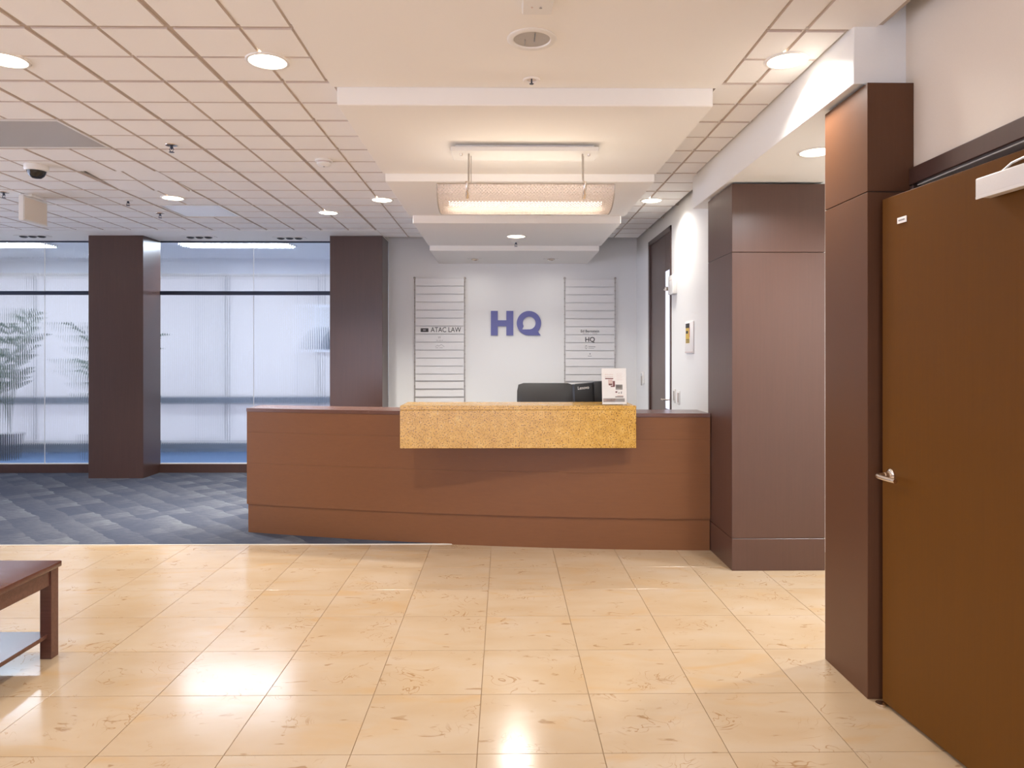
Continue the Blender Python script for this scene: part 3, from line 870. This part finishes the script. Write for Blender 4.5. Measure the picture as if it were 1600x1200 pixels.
# desk chair
ch = thing('office_chair', 'black leather office chair behind the reception desk', 'chair', (0.385, 6.78, 0.004), rz=math.radians(-4))
def cushion(w, d, hgt, bulge=0.02, n=8):
    bm = bmesh.new()
    bmesh.ops.create_cube(bm, size=1.0)
    bmesh.ops.subdivide_edges(bm, edges=bm.edges[:], cuts=n, use_grid_fill=True)
    for v in bm.verts:
        x, y, z = v.co * 2
        k = 14
        r = (abs(x) ** k + abs(z) ** k) ** (1 / k)
        m = max(abs(x), abs(z)) / r if r > 1e-6 else 1
        v.co = Vector((x * m * w / 2, (y * d / 2) * (1 - 0.45 * max(abs(x), abs(z)) ** 8) , z * m * hgt / 2))
        v.co.y += math.copysign(bulge * (1 - min(1, x * x)) * (1 - min(1, z * z)), y) if abs(y) > 0.9 else 0
    return bm
mb = MB(); mb.add(cushion(0.56, 0.13, 0.70), Matrix.Translation((0, 0.27, 0.815)) @ Matrix.Rotation(math.radians(-8), 4, 'X'))
mb.build('backrest', 'black_leather', ch, local=True, smooth=50)
mb = MB(); mb.add(cushion(0.52, 0.12, 0.52), Matrix.Translation((0, 0.0, 0.46)) @ Matrix.Rotation(PI / 2, 4, 'X'))
mb.build('seat', 'black_leather', ch, local=True, smooth=50)
for s in (-1, 1):
    MB().tube([(s * 0.27, 0.22, 0.62), (s * 0.30, 0.16, 0.66), (s * 0.30, -0.12, 0.66), (s * 0.29, -0.18, 0.60), (s * 0.26, -0.14, 0.44)], 0.018, 8).build('armrest', 'black_plastic', ch, local=True, smooth=50)
MB().lathe([(0, 0.10), (0.03, 0.10), (0.03, 0.28), (0.02, 0.28), (0.02, 0.41), (0.09, 0.42), (0, 0.42)], 16).build('gas_column', 'black_plastic', ch, local=True, smooth=40)
for k in range(5):
    a = 2 * PI * k / 5
    c, s = math.cos(a), math.sin(a)
    lg = MB().tube([(0, 0, 0.115), (c * 0.16, s * 0.16, 0.10), (c * 0.30, s * 0.30, 0.065)], 0.022, 8, 0.014).build('foot', 'black_plastic', ch, local=True, smooth=40)
    MB().lathe([(0, -0.018), (0.026, -0.018), (0.026, 0.018), (0, 0.018)], 14, Matrix.Translation((c * 0.30, s * 0.30, 0.028)) @ Matrix.Rotation(a, 4, 'Z') @ Matrix.Rotation(PI / 2, 4, 'X')).build('caster', 'black_plastic', lg, local=True, smooth=40)

# ------------------------------------------------------------------ logo and directory boards on the back wall
FW = Y_BACK
def WX(x): return -0.166 + (x - 767.0) * 0.007915
def WZ(y): return 1.990 - (y - 486.0) * 0.007915
lg = thing('logo_sign', 'large blue letters HQ with speech bubble Q on the wall', 'sign', (0.143, FW, 1.69))
def hpts(p): return [(WX(a), WZ(b)) for a, b in p]
D0, D1 = FW - 0.018, FW - 0.001
MB().prism(hpts([(767, 486), (777.8, 486), (777.8, 500.6), (791.2, 500.6), (791.2, 486), (802, 486), (802, 524.1), (791.2, 524.1), (791.2, 509.9), (777.8, 509.9), (777.8, 524.1), (767, 524.1)]), D0, D1, 'y').build('letter_h', 'logo_blue', lg)
outer, inner = [], []
cx, cy, R = 826.3, 505.1, 19.0
M_ = 64
for i in range(M_ + 1):
    a = math.radians(42) - math.radians(42 + 270) * i / M_      # from lower right round over the top to the bottom
    outer.append((cx + R * math.cos(a), cy + R * math.sin(a)))
outer.append((844.8, 524.1))
outer.append((842.0, 520.4))
ic, jc, r = 826.8, 504.8, 9.9
for i in range(M_ + 1):
    a = math.radians(95) - math.radians(305) * i / M_ * 1.0
    inner.append((ic + r * math.cos(a), jc + r * math.sin(a)))
inner.append((817.6, 511.0)); inner.append((815.8, 514.9))
bm = bmesh.new()
def ring(p, y):
    vs = [bm.verts.new((WX(a), y, WZ(b))) for a, b in p]
    return vs, [bm.edges.new((vs[i], vs[(i + 1) % len(vs)])) for i in range(len(vs))]
oF, eo = ring(outer, D0); iF, ei = ring(inner, D0)
bmesh.ops.triangle_fill(bm, use_beauty=True, edges=eo + ei)
oB, _ = ring(outer, D1); iB, _ = ring(inner, D1)
for A, B in ((oF, oB), (iF, iB)):
    for i in range(len(A)):
        j = (i + 1) % len(A)
        bm.faces.new((A[i], A[j], B[j], B[i]))
bmesh.ops.recalc_face_normals(bm, faces=bm.faces[:])
mb = MB(); mb.add(bm); mb.build('letter_q', 'logo_blue', lg)

def board(label, xa, xb, first):
    X0, X1 = WX(xa), WX(xb)
    t = thing('directory_board', label, 'sign', ((X0 + X1) / 2, FW, 0.55), group=None)
    for x in (X0, X1):
        rd = MB().tube([(x, FW - 0.018, 0.60), (x, FW - 0.018, WZ(435))], 0.0045, 8).build('rod', 'sign_rod', t, smooth=50)
        for z in (0.60, WZ(435)):
            MB().lathe([(0, 0.001), (0.014, 0.001), (0.014, 0.024), (0.006, 0.028), (0, 0.028)], 14, Matrix.Translation((x, FW, z)) @ Matrix.Rotation(PI / 2, 4, 'X')).build('standoff', 'sign_rod', rd, smooth=40)
        for k in range(14):
            z = WZ(first + 12.45 * k + 6)
            MB().lathe([(0, -0.006), (0.008, -0.006), (0.008, 0.006), (0, 0.006)], 8, Matrix.Translation((x, FW - 0.018, z))).build('clamp', 'sign_rod', rd)
    strips = []
    for k in range(17):
        zt = WZ(first + 12.45 * k) - 0.004; zb = WZ(first + 12.45 * (k + 1)) + 0.004
        if k > 11: zb += 0.016
        strips.append(MB().box(X0 + 0.010, X1 - 0.010, FW - 0.022, FW - 0.014, zb, zt, 0.001).build('name_strip', 'sign_strip', t))
    return strips
LS = board('left directory board of pale name strips on two rods', 648.5, 726.5, 435.1)
RS = board('right directory board of pale name strips on two rods', 882.0, 961.0, 436.0)
TF = FW - 0.0228
R9 = (PI / 2, 0, 0)
def ink(name, par, rects, mat='ink_dark'):
    mb = MB()
    for x0, x1, y0, y1 in rects:
        mb.box(WX(x0), WX(x1), TF, TF + 0.001, WZ(y1), WZ(y0))
    return mb.build(name, mat, par)
text('lettering', 'ATAC LAW', 0.086, 'ink_dark', LS[6], (WX(673.6), TF + 0.0004, WZ(519.0)), R9, 0.0005, 'LEFT', 0.0006, 0.845)
ink('emblem', LS[6], [(657.8, 670, 513.1, 519.0)])
ink('emblem_mark', LS[6], [(661.5, 666, 514.6, 517.2)], 'ink_grey').data.transform(Matrix.Translation((0, -0.0006, 0)))
text('lettering', 'W', 0.045, 'ink_grey', LS[7], (WX(687), TF + 0.0004, WZ(529.3)), R9, 0.0005, 'CENTER', 0.0, 0.8)
ink('small_lettering', LS[7], [(682, 685, 531.6, 532.4), (686, 689.5, 531.6, 532.4), (690.4, 692.5, 531.6, 532.4)], 'lens_off')
mb = MB()
for a, b in (((680.5, 541.8), (684.2, 539.6)), ((684.2, 539.6), (686, 541.2)), ((686, 541.2), (690, 538.2)), ((690, 538.2), (694.6, 541.8)), ((681, 543.4), (685, 543.4)), ((687, 543.4), (692, 543.4))):
    mb.tube([(WX(a[0]), TF, WZ(a[1])), (WX(b[0]), TF, WZ(b[1]))], 0.0022, 6)
mb.build('mountain_emblem', 'ink_grey', LS[8])
text('lettering', 'Ed Bernstein', 0.046, 'ink_dark', RS[6], (WX(921.5), TF + 0.0004, WZ(519.5)), R9, 0.0005, 'CENTER', 0.0007, 0.98)
ink('small_lettering', RS[6], [(910, 920, 521.2, 521.9), (922, 923, 521.2, 521.9), (925, 933, 521.2, 521.9)], 'lens_off')
text('lettering', 'HQ', 0.082, 'ink_dark', RS[7], (WX(921.4), TF + 0.0004, WZ(534.0)), R9, 0.0005, 'CENTER', 0.0018, 0.98)
mb = MB(); mb.lathe([(0.008, 0), (0.012, 0.0006), (0.012, 0), (0.008, 0)], 16, Matrix.Translation((WX(915.5), TF, WZ(542.5))) @ Matrix.Diagonal((1, 1, 2.0, 1)) @ Matrix.Rotation(PI / 2, 4, 'X'))
mb.build('oval_emblem', 'ink_grey', RS[8])
ink('small_lettering', RS[8], [(919, 930, 541.4, 542.4), (919, 928, 544.1, 544.7)], 'ink_grey')
ink('small_emblem', RS[9], [(920.8, 922.4, 551.8, 554.0), (918.2, 924, 556.0, 556.8)], 'ink_grey')

# ------------------------------------------------------------------ small things on the right wall
def wall_box(name, label, cat, y0, y1, z0, z1, depth=0.018, mat='white_plastic', extra=None, x=X_RW):
    t = thing(name, label, cat, (x, (y0 + y1) / 2, z0))
    MB().box(x - depth, x - 0.0005, y0, y1, z0, z1, min(0.004, depth / 4), 2).build('body', mat, t, smooth=40)
    for nm, a, b, c, d, dp, m in (extra or []):
        MB().box(x - depth - dp, x - depth + 0.0005, a, b, c, d).build(nm, m, t)
    return t
wall_box('notice_holder', 'white wall holder with yellow printed notice beside the tall door', 'notice', 6.19, 6.46, 1.46, 1.74, 0.012, 'paper',
         [('notice', 6.30, 6.43, 1.55, 1.725, 0.001, 'ink_yellow'), ('notice_heading', 6.30, 6.43, 1.685, 1.725, 0.002, 'ink_dark'), ('notice_mark', 6.35, 6.42, 1.635, 1.660, 0.002, 'ink_dark'),
          ('notice_stripe', 6.295, 6.31, 1.60, 1.69, 0.002, 'ink_red'), ('notice_line', 6.31, 6.42, 1.556, 1.561, 0.002, 'ink_dark'), ('notice_line', 6.31, 6.42, 1.568, 1.573, 0.002, 'ink_dark'), ('notice_line', 6.31, 6.42, 1.580, 1.585, 0.002, 'ink_dark'),
          ('holder_lip', 6.20, 6.45, 1.468, 1.474, 0.003, 'ink_pink')])
wall_box('switch_plate', 'white switch plate closest to the tall door above the desk ledge', 'switch', 6.86, 6.94, 0.99, 1.12, 0.008, 'white_plastic', [('rocker', 6.88, 6.90, 1.01, 1.10, 0.003, 'lens_off'), ('rocker', 6.905, 6.925, 1.01, 1.10, 0.003, 'lens_off')])
wall_box('switch_plate', 'white switch plate further from the tall door above the desk ledge', 'switch', 6.69, 6.77, 0.98, 1.11, 0.008, 'white_plastic', [('rocker', 6.71, 6.73, 1.00, 1.09, 0.003, 'lens_off'), ('rocker', 6.735, 6.755, 1.00, 1.09, 0.003, 'ink_pink')])
wall_box('lock_box', 'white box with metal catch mounted high beside the tall door', 'box', 6.80, 6.99, 2.03, 2.21, 0.045, 'white_plastic', [('vent', 6.84, 6.95, 2.16, 2.165, 0.001, 'ink_pink')])
cm = thing('door_catch', 'small metal door catch on the frame of the tall door', 'catch', (X_RW - 0.02, 7.05, 2.09))
MB().box(X_RW - 0.06, X_RW - 0.012, 7.03, 7.07, 2.075, 2.115, 0.004).build('block', 'nickel', cm)
MB().tube([(X_RW - 0.05, 7.06, 2.095), (X_RW - 0.05, 7.13, 2.095)], 0.008, 8).build('bolt', 'nickel', cm, smooth=40)
wall_box('wall_phone', 'small white wall phone between logo wall and tall door', 'phone', 8.38, 8.47, 1.11, 1.25, 0.03, 'white_plastic', [('keypad', 8.40, 8.45, 1.17, 1.23, 0.001, 'lens_pale'), ('handset', 8.385, 8.40, 1.09, 1.20, 0.012, 'lens_off')])

# ------------------------------------------------------------------ coffee table
tb = thing('coffee_table', 'dark red wood coffee table with lower shelf at the left edge', 'table', (-2.75, 3.21, 0))
TX0, TX1, TY0, TY1 = -3.36, -2.140, 2.89, 3.50
MB().box(TX0, TX1, TY0, TY1, 0.425, 0.452, 0.003, 2).build('top', 'wood_table', tb, smooth=40)
for (x, y) in ((TX0 + 0.010, TY0 + 0.010), (TX1 - 0.065, TY0 + 0.010), (TX0 + 0.010, TY1 - 0.065), (TX1 - 0.065, TY1 - 0.065)):
    MB().box(x, x + 0.055, y, y + 0.055, 0, 0.425, 0.002).build('leg', 'wood_table', tb)
for x in (TX0 + 0.018, TX1 - 0.038):
    MB().box(x, x + 0.020, TY0 + 0.065, TY1 - 0.065, 0.350, 0.425, 0.001).build('apron', 'wood_table', tb)
for y in (TY0 + 0.018, TY1 - 0.038):
    MB().box(TX0 + 0.065, TX1 - 0.065, y, y + 0.020, 0.350, 0.425, 0.001).build('apron', 'wood_table', tb)
MB().box(TX0 + 0.03, TX1 - 0.03, TY0 + 0.03, TY1 - 0.03, 0.098, 0.118, 0.002).build('shelf', 'wood_table', tb)

# ------------------------------------------------------------------ pendant over the desk
PZ = TRAY[1][4]
pd = thing('pendant_light', 'long perforated trough pendant light hanging over the reception desk', 'light', (0.13, 4.6, PZ))
MB().box(-0.305, 0.560, 4.47, 4.70, PZ - 0.022, PZ - 0.001, 0.003).build('ceiling_plate', 'white_metal', pd)
MB().box(-0.330, 0.585, 4.43, 4.66, PZ - 0.050, PZ - 0.023, 0.003).build('canopy', 'white_metal', pd)
PX0, PX1, PYc = -0.412, 0.676, 4.62
ARC = []
for i in range(17):
    a = PI * (0.0 + i / 16)
    ARC.append((PYc - 0.225 * math.cos(a), 2.492 - 0.135 * math.sin(a) ** 0.9))
bm = bmesh.new()
uvl = bm.loops.layers.uv.new('UVMap')
A = [bm.verts.new((PX0, y, z)) for y, z in ARC]; B = [bm.verts.new((PX1, y, z)) for y, z in ARC]
s = [0]
for p, q in zip(ARC, ARC[1:]): s.append(s[-1] + math.dist(p, q))
for i in range(16):
    f = bm.faces.new((A[i], B[i], B[i + 1], A[i + 1]))
    for l, uvv in zip(f.loops, ((0, s[i]), (PX1 - PX0, s[i]), (PX1 - PX0, s[i + 1]), (0, s[i + 1]))):
        l[uvl].uv = uvv
mb = MB(); mb.add(bm)
mb.build('shade', 'perforated_shade', pd, smooth=60)
for x in (PX0, PX1):
    MB().tube([(x, y, z) for y, z in ARC], 0.004, 6).build('shade_rim', 'sign_rod', pd, smooth=50)
for y, z in (ARC[0], ARC[-1]):
    MB().tube([(PX0, y, z), (PX1, y, z)], 0.004, 6).build('shade_rim', 'sign_rod', pd, smooth=50)
for x, dx in ((-0.222, 0), (0.490, 0.012)):
    MB().tube([(x, 4.50, PZ - 0.045), (x, 4.48, 2.54), (x + dx * 0.5, 4.44, 2.49)], 0.006, 8).build('hanger_rod', 'sign_rod', pd, smooth=50)
    MB().tube([(x + 0.012, 4.55, PZ - 0.045), (x + 0.012, 4.55, 2.50)], 0.003, 6).build('hanger_cable', 'sign_rod', pd, smooth=50)
    pts = [(x - 0.005 + dx * 0.6, y - 0.006, z) for y, z in [(ARC[0][0], ARC[0][1] + 0.012)] + ARC[:4]]
    MB().tube(pts, 0.011, 8).build('clip', 'nickel', pd, smooth=50)
for x in (-0.27, 0.53):
    MB().lathe([(0, 0), (0.010, 0), (0.008, -0.012), (0, -0.014)], 10, Matrix.Translation((x, 4.50, PZ - 0.050))).build('cap_nut', 'nickel', pd, smooth=50)
for y in (4.56, 4.68):
    MB().tube([(PX0 + 0.06, y, 2.405), (PX1 - 0.06, y, 2.405)], 0.014, 10).build('lamp_tube', 'lamp_tube', pd, smooth=60)
MB().box(PX0 + 0.03, PX1 - 0.03, 4.60, 4.64, 2.380, 2.395).build('lamp_tray', 'white_metal', pd)

# ------------------------------------------------------------------ downlights
def make_downlight(on=True):
    r = 0.1025
    t = thing('downlight', '', 'light', (0, 0, 0))
    MB().lathe([(0.086, 0.0), (0.088, -0.006), (0.098, -0.007), (r, -0.003), (r, 0.0005), (0.086, 0.0005)], 36).build('trim_ring', 'white_metal', t, local=True, smooth=50)
    if on:
        MB().lathe([(0, -0.0025), (0.087, -0.0025), (0.087, 0.0), (0, 0.0)], 36).build('lens', 'lamp_warm', t, local=True)
    return t
def area_lamp(parent, color, power, size=0.165, spread=150, z=-0.008):
    L = bpy.data.lights.new('lamp', 'AREA')
    L.shape = 'DISK'; L.size = size; L.energy = power; L.color = color
    L.spread = math.radians(spread)
    o = bpy.data.objects.new('lamp', L); COL.objects.link(o)
    o.parent = parent; o.location = (0, 0, z)
    return o
proto = make_downlight()
DL = [(-1.130, 3.443, HC, 'lit round downlight in the tiles nearest left of the plaster tray', 0.5),
      (-2.367, 3.442, HC, 'lit round downlight cut by the left edge of the picture', 0.4),
      (1.344, 3.409, HC, 'lit round downlight between the plaster tray and the brown pier', 0.45),
      (-2.959, 6.448, HC, 'small lit round downlight beside the pale ceiling panel', 1.0),
      (-1.733, 7.096, HC, 'small lit round downlight closest to the right glass column', 0.8),
      (-1.105, 6.507, HC, 'small lit round downlight just left of the stepped tray above the desk', 0.8),
      (1.336, 6.508, HC, 'small lit round downlight washing the right wall near the tall door', 0.2),
      (0.118, 7.162, TRAY[3][4], 'lit round downlight in the plaster tray in front of the logo', 0.75),
      (-4.6, 3.44, HC, 'added unseen downlight over the waiting area left of the picture', 0.48),  # from here down: out-of-view lamps added to brighten the lobby
      (-1.13, 0.35, HC, 'added unseen downlight above the photographer left of the tray', 0.48),
      (1.34, 0.35, HC, 'added unseen downlight above the photographer along the right wall', 0.48),
      (-3.6, 0.35, HC, 'added unseen downlight over the near end of the waiting area', 0.48),
      (-1.13, -2.6, HC, 'added unseen downlight at the entrance left of the tray', 0.48),
      (1.34, -2.6, HC, 'added unseen downlight at the entrance along the right wall', 0.48),
      (-3.6, -2.6, HC, 'added unseen downlight at the entrance end of the waiting area', 0.48),
      (-6.2, 0.35, HC, 'added unseen downlight in the far corner of the waiting area', 0.48)]
for k, (x, y, z, lab, p) in enumerate(DL):
    o = proto if k == 0 else copy_tree(proto)
    o.location = (x, y, z - 0.0006)
    o['label'] = lab; o['group'] = 'lit recessed downlights'
for o in [q for q in bpy.data.objects if q.name.startswith('downlight') and q.parent is None]:
    k = [d[3] for d in DL].index(o['label'])
    area_lamp(o, WARM, WARM_POWER * DL[k][4], spread=112 if 3 <= k <= 5 else 140)
o = copy_tree(proto); o.location = (1.779, 4.083, 2.605 - 0.0006)
o['label'] = 'round downlight in the low soffit half hidden by the brown pier'; o['group'] = 'lit recessed downlights'
for c in list(o.children):
    if c.type == 'LIGHT': bpy.data.objects.remove(c)
area_lamp(o, (0.95, 0.97, 1.0), WARM_POWER * 0.5)
o = copy_tree(proto); o.location = (3.0, 4.083, 2.605 - 0.0006)  # extra unseen lamp, added to bounce light off the passage walls
o['label'] = 'added unseen downlight deep in the side passage behind the brown pier'; o['group'] = 'lit recessed downlights'
for c in list(o.children):
    if c.type == 'LIGHT': bpy.data.objects.remove(c)
area_lamp(o, (0.90, 0.95, 1.0), WARM_POWER * 1.0)
# the one that is off: open reflector cone
of = thing('downlight', 'unlit round downlight with open reflector in the front plaster panel', 'light', (0.122, 3.187, TRAY[0][4]))
MB().lathe([(0.080, 0.0), (0.084, -0.007), (0.104, -0.008), (0.110, -0.003), (0.110, 0.0), (0.080, 0.0)], 40).build('trim_ring', 'white_metal', of, local=True, smooth=50)
MB().lathe([(0.0805, -0.0015), (0.0, -0.0015)], 40).build('reflector', 'lens_off', of, local=True)
MB().tube([(-0.03, -0.003, -0.003), (-0.03, 0.06, -0.003)], 0.003, 6).tube([(0.012, -0.07, -0.003), (0.012, 0.02, -0.003)], 0.004, 6).build('bulb_glint', 'chrome', of, local=True)

# small adjustable spots
def spot(label, x, y, z, n, aim):
    t = thing('spotlight', label, 'light', (x, y, z - 0.0005), group='small recessed spotlights')
    w = 0.055 * n + 0.03
    MB().box(-w, w, -0.055, 0.055, -0.006, 0.0, 0.002).build('frame', 'white_metal', t, local=True)
    for i in range(n):
        cxx = (i - (n - 1) / 2) * 0.105
        MB().lathe([(0, -0.007), (0.044, -0.007), (0.046, -0.012), (0.030, -0.020), (0.026, -0.010), (0, -0.010)], 18, Matrix.Translation((cxx, 0, 0))).build('lamp_head', 'black_plastic' if n > 1 else 'nickel', t, local=True, smooth=40)
        MB().lathe([(0, -0.0105), (0.026, -0.0105), (0.026, -0.0095), (0, -0.0095)], 14, Matrix.Translation((cxx, 0, 0))).build('bulb', 'lamp_warm', t, local=True)
    if aim:
        L = area_lamp(t, WARM, aim, 0.05, 150, -0.03)
        L.rotation_euler = (math.radians(10), 0, 0)
    return t
spot('triple spotlight in the plaster margin above the leftmost glass', -5.538, 8.50, HC - 0.003, 3, 0)
spot('triple spotlight above the glass right after the left column', -3.606, 8.54, HC - 0.003, 3, 0)
spot('triple spotlight above the glass nearest the right column', -2.56, 8.60, HC - 0.003, 3, 0)
spot('small round spot on the lowest tray step above the left directory board', -0.344, 8.41, TRAY[4][4], 1, 0.8)
spot('small round spot on the lowest tray step above the right directory board', 0.546, 8.40, TRAY[4][4], 1, 0.8)

# sprinklers, detector, camera, signs and panels on the ceiling
def sprinkler(label, x, y, z, white=False):
    t = thing('sprinkler', label, 'sprinkler', (x, y, z - 0.0005), group='ceiling sprinklers')
    MB().lathe([(0, 0), (0.040, 0), (0.038, -0.004), (0.022, -0.008), (0, -0.008)], 24).build('escutcheon', 'white_metal' if white else 'nickel', t, local=True, smooth=40)
    MB().lathe([(0, -0.008), (0.009, -0.008), (0.009, -0.022), (0.005, -0.024), (0.005, -0.030), (0, -0.030)], 12).build('body', 'dark_metal', t, local=True, smooth=40)
    for s in (-1, 1):
        MB().tube([(s * 0.008, 0, -0.016), (s * 0.014, 0, -0.028), (s * 0.006, 0, -0.044), (0, 0, -0.046)], 0.0025, 6).build('arm', 'dark_metal', t, local=True)
    MB().lathe([(0, -0.046), (0.016, -0.046), (0.018, -0.0485), (0, -0.0485)], 16).build('deflector', 'dark_metal', t, local=True)
sp = thing('sprinkler', 'recessed sprinkler with white ring under the front plaster panel', 'sprinkler', (0.139, 3.66, TRAY[0][4] - 0.0005), group='ceiling sprinklers')
MB().lathe([(0.024, 0), (0.026, -0.004), (0.040, -0.006), (0.045, -0.002), (0.045, 0), (0.024, 0)], 30).build('ring', 'paper', sp, local=True, smooth=40)
MB().lathe([(0, -0.001), (0.0245, -0.001), (0.0245, 0), (0, 0)], 24).build('recess', 'nickel', sp, local=True)
MB().tube([(0, 0, -0.001), (0, 0, -0.020)], 0.004, 8).lathe([(0, -0.020), (0.011, -0.020), (0.011, -0.022), (0, -0.022)], 14).build('deflector', 'dark_metal', sp, local=True)
sprinkler('dark sprinkler head among the tiles right of the grey ceiling panel', -2.225, 4.83, HC)
sprinkler('dark sprinkler head among the far tiles left of the pale ceiling panel', -3.406, 7.15, HC)
sprinkler('tiny bright sprinkler head among the far tiles near the hanging sign', -3.415, 6.56, HC, True)
sprinkler('small pale sprinkler head behind the downlight in front of the logo', 0.121, 7.52, TRAY[3][4], True)
sprinkler('dark sprinkler head at the far left above the hanging sign', -4.32, 6.25, HC)

sd = thing('smoke_detector', 'round cream smoke detector on the tiles left of the tray', 'detector', (-1.299, 5.19, HC - 0.0005))
MB().lathe([(0, 0), (0.062, 0), (0.062, -0.010), (0.056, -0.014), (0, -0.014)], 30).build('base', 'white_plastic', sd, local=True, smooth=40)
MB().lathe([(0, -0.014), (0.046, -0.014), (0.046, -0.022), (0, -0.022)], 30).build('vent_slot', 'ink_pink', sd, local=True, smooth=40)
MB().lathe([(0, -0.022), (0.052, -0.022), (0.050, -0.034), (0.036, -0.044), (0, -0.046)], 30).build('cap', 'white_plastic', sd, local=True, smooth=40)
MB().lathe([(0, -0.046), (0.007, -0.046), (0.006, -0.049), (0, -0.049)], 10).build('indicator', 'ink_grey', sd, local=True)

dc = thing('dome_camera', 'security camera with smoked dome on the left tiles', 'camera', (-3.464, 5.36, HC - 0.0005))
MB().lathe([(0, 0), (0.080, 0), (0.082, -0.030), (0.074, -0.042), (0.058, -0.044), (0, -0.044)], 32).build('housing', 'white_plastic', dc, local=True, smooth=40)
MB().lathe([(0.064, -0.043), (0.060, -0.058), (0.050, -0.078), (0.030, -0.094), (0, -0.099)], 32).build('dome', 'dome_smoke', dc, local=True, smooth=60)

ex = thing('hanging_sign', 'blank cream box sign hanging from the tiles at far left', 'sign', (-4.16, 6.40, HC))
MB().box(-4.21, -4.11, 6.30, 6.50, HC - 0.022, HC - 0.0005, 0.003).build('canopy', 'white_plastic', ex)
MB().box(-4.185, -4.140, 6.235, 6.56, 2.605, HC - 0.022, 0.004).build('box', 'white_plastic', ex)
MB().box(-4.141, -4.137, 6.25, 6.545, 2.62, HC - 0.04).build('face', 'wall_beige', ex)

eb = thing('emergency_unit', 'small white box fixture at the top edge of the picture', 'fixture', (0.128, 2.86, TRAY[0][4]))
MB().box(0.070, 0.188, 2.70, 2.87, TRAY[0][4] - 0.045, TRAY[0][4] - 0.0005, 0.004).build('housing', 'white_plastic', eb)
MB().lathe([(0, 0), (0.006, 0), (0, 0.006)], 12, Matrix.Translation((0.142, 2.80, TRAY[0][4] - 0.051))).build('test_button', 'ink_grey', eb)
MB().lathe([(0, 0), (0.004, 0), (0, 0.005)], 12, Matrix.Translation((0.108, 2.80, TRAY[0][4] - 0.050))).build('indicator', 'ink_pink', eb)

for (x0, x1, y0, y1), lab, m in zip(TROFFERS, ('long unlit grey ceiling panel among the left tiles', 'square pale bluish ceiling panel among the far tiles'), ('lens_off', 'lens_pale')):
    t = thing('ceiling_panel', lab, 'panel', ((x0 + x1) / 2, (y0 + y1) / 2, HC))
    mb = MB()
    for a in ((x0 + .013, x0 + .03, y0 + .013, y1 - .013), (x1 - .03, x1 - .013, y0 + .013, y1 - .013), (x0 + .03, x1 - .03, y0 + .013, y0 + .03), (x0 + .03, x1 - .03, y1 - .03, y1 - .013)):
        mb.box(*a, HC, HC + 0.012)
    mb.build('frame', 'white_metal', t)
    MB().box(x0 + .03, x1 - .03, y0 + .03, y1 - .03, HC + 0.004, HC + 0.010).build('lens', m, t)
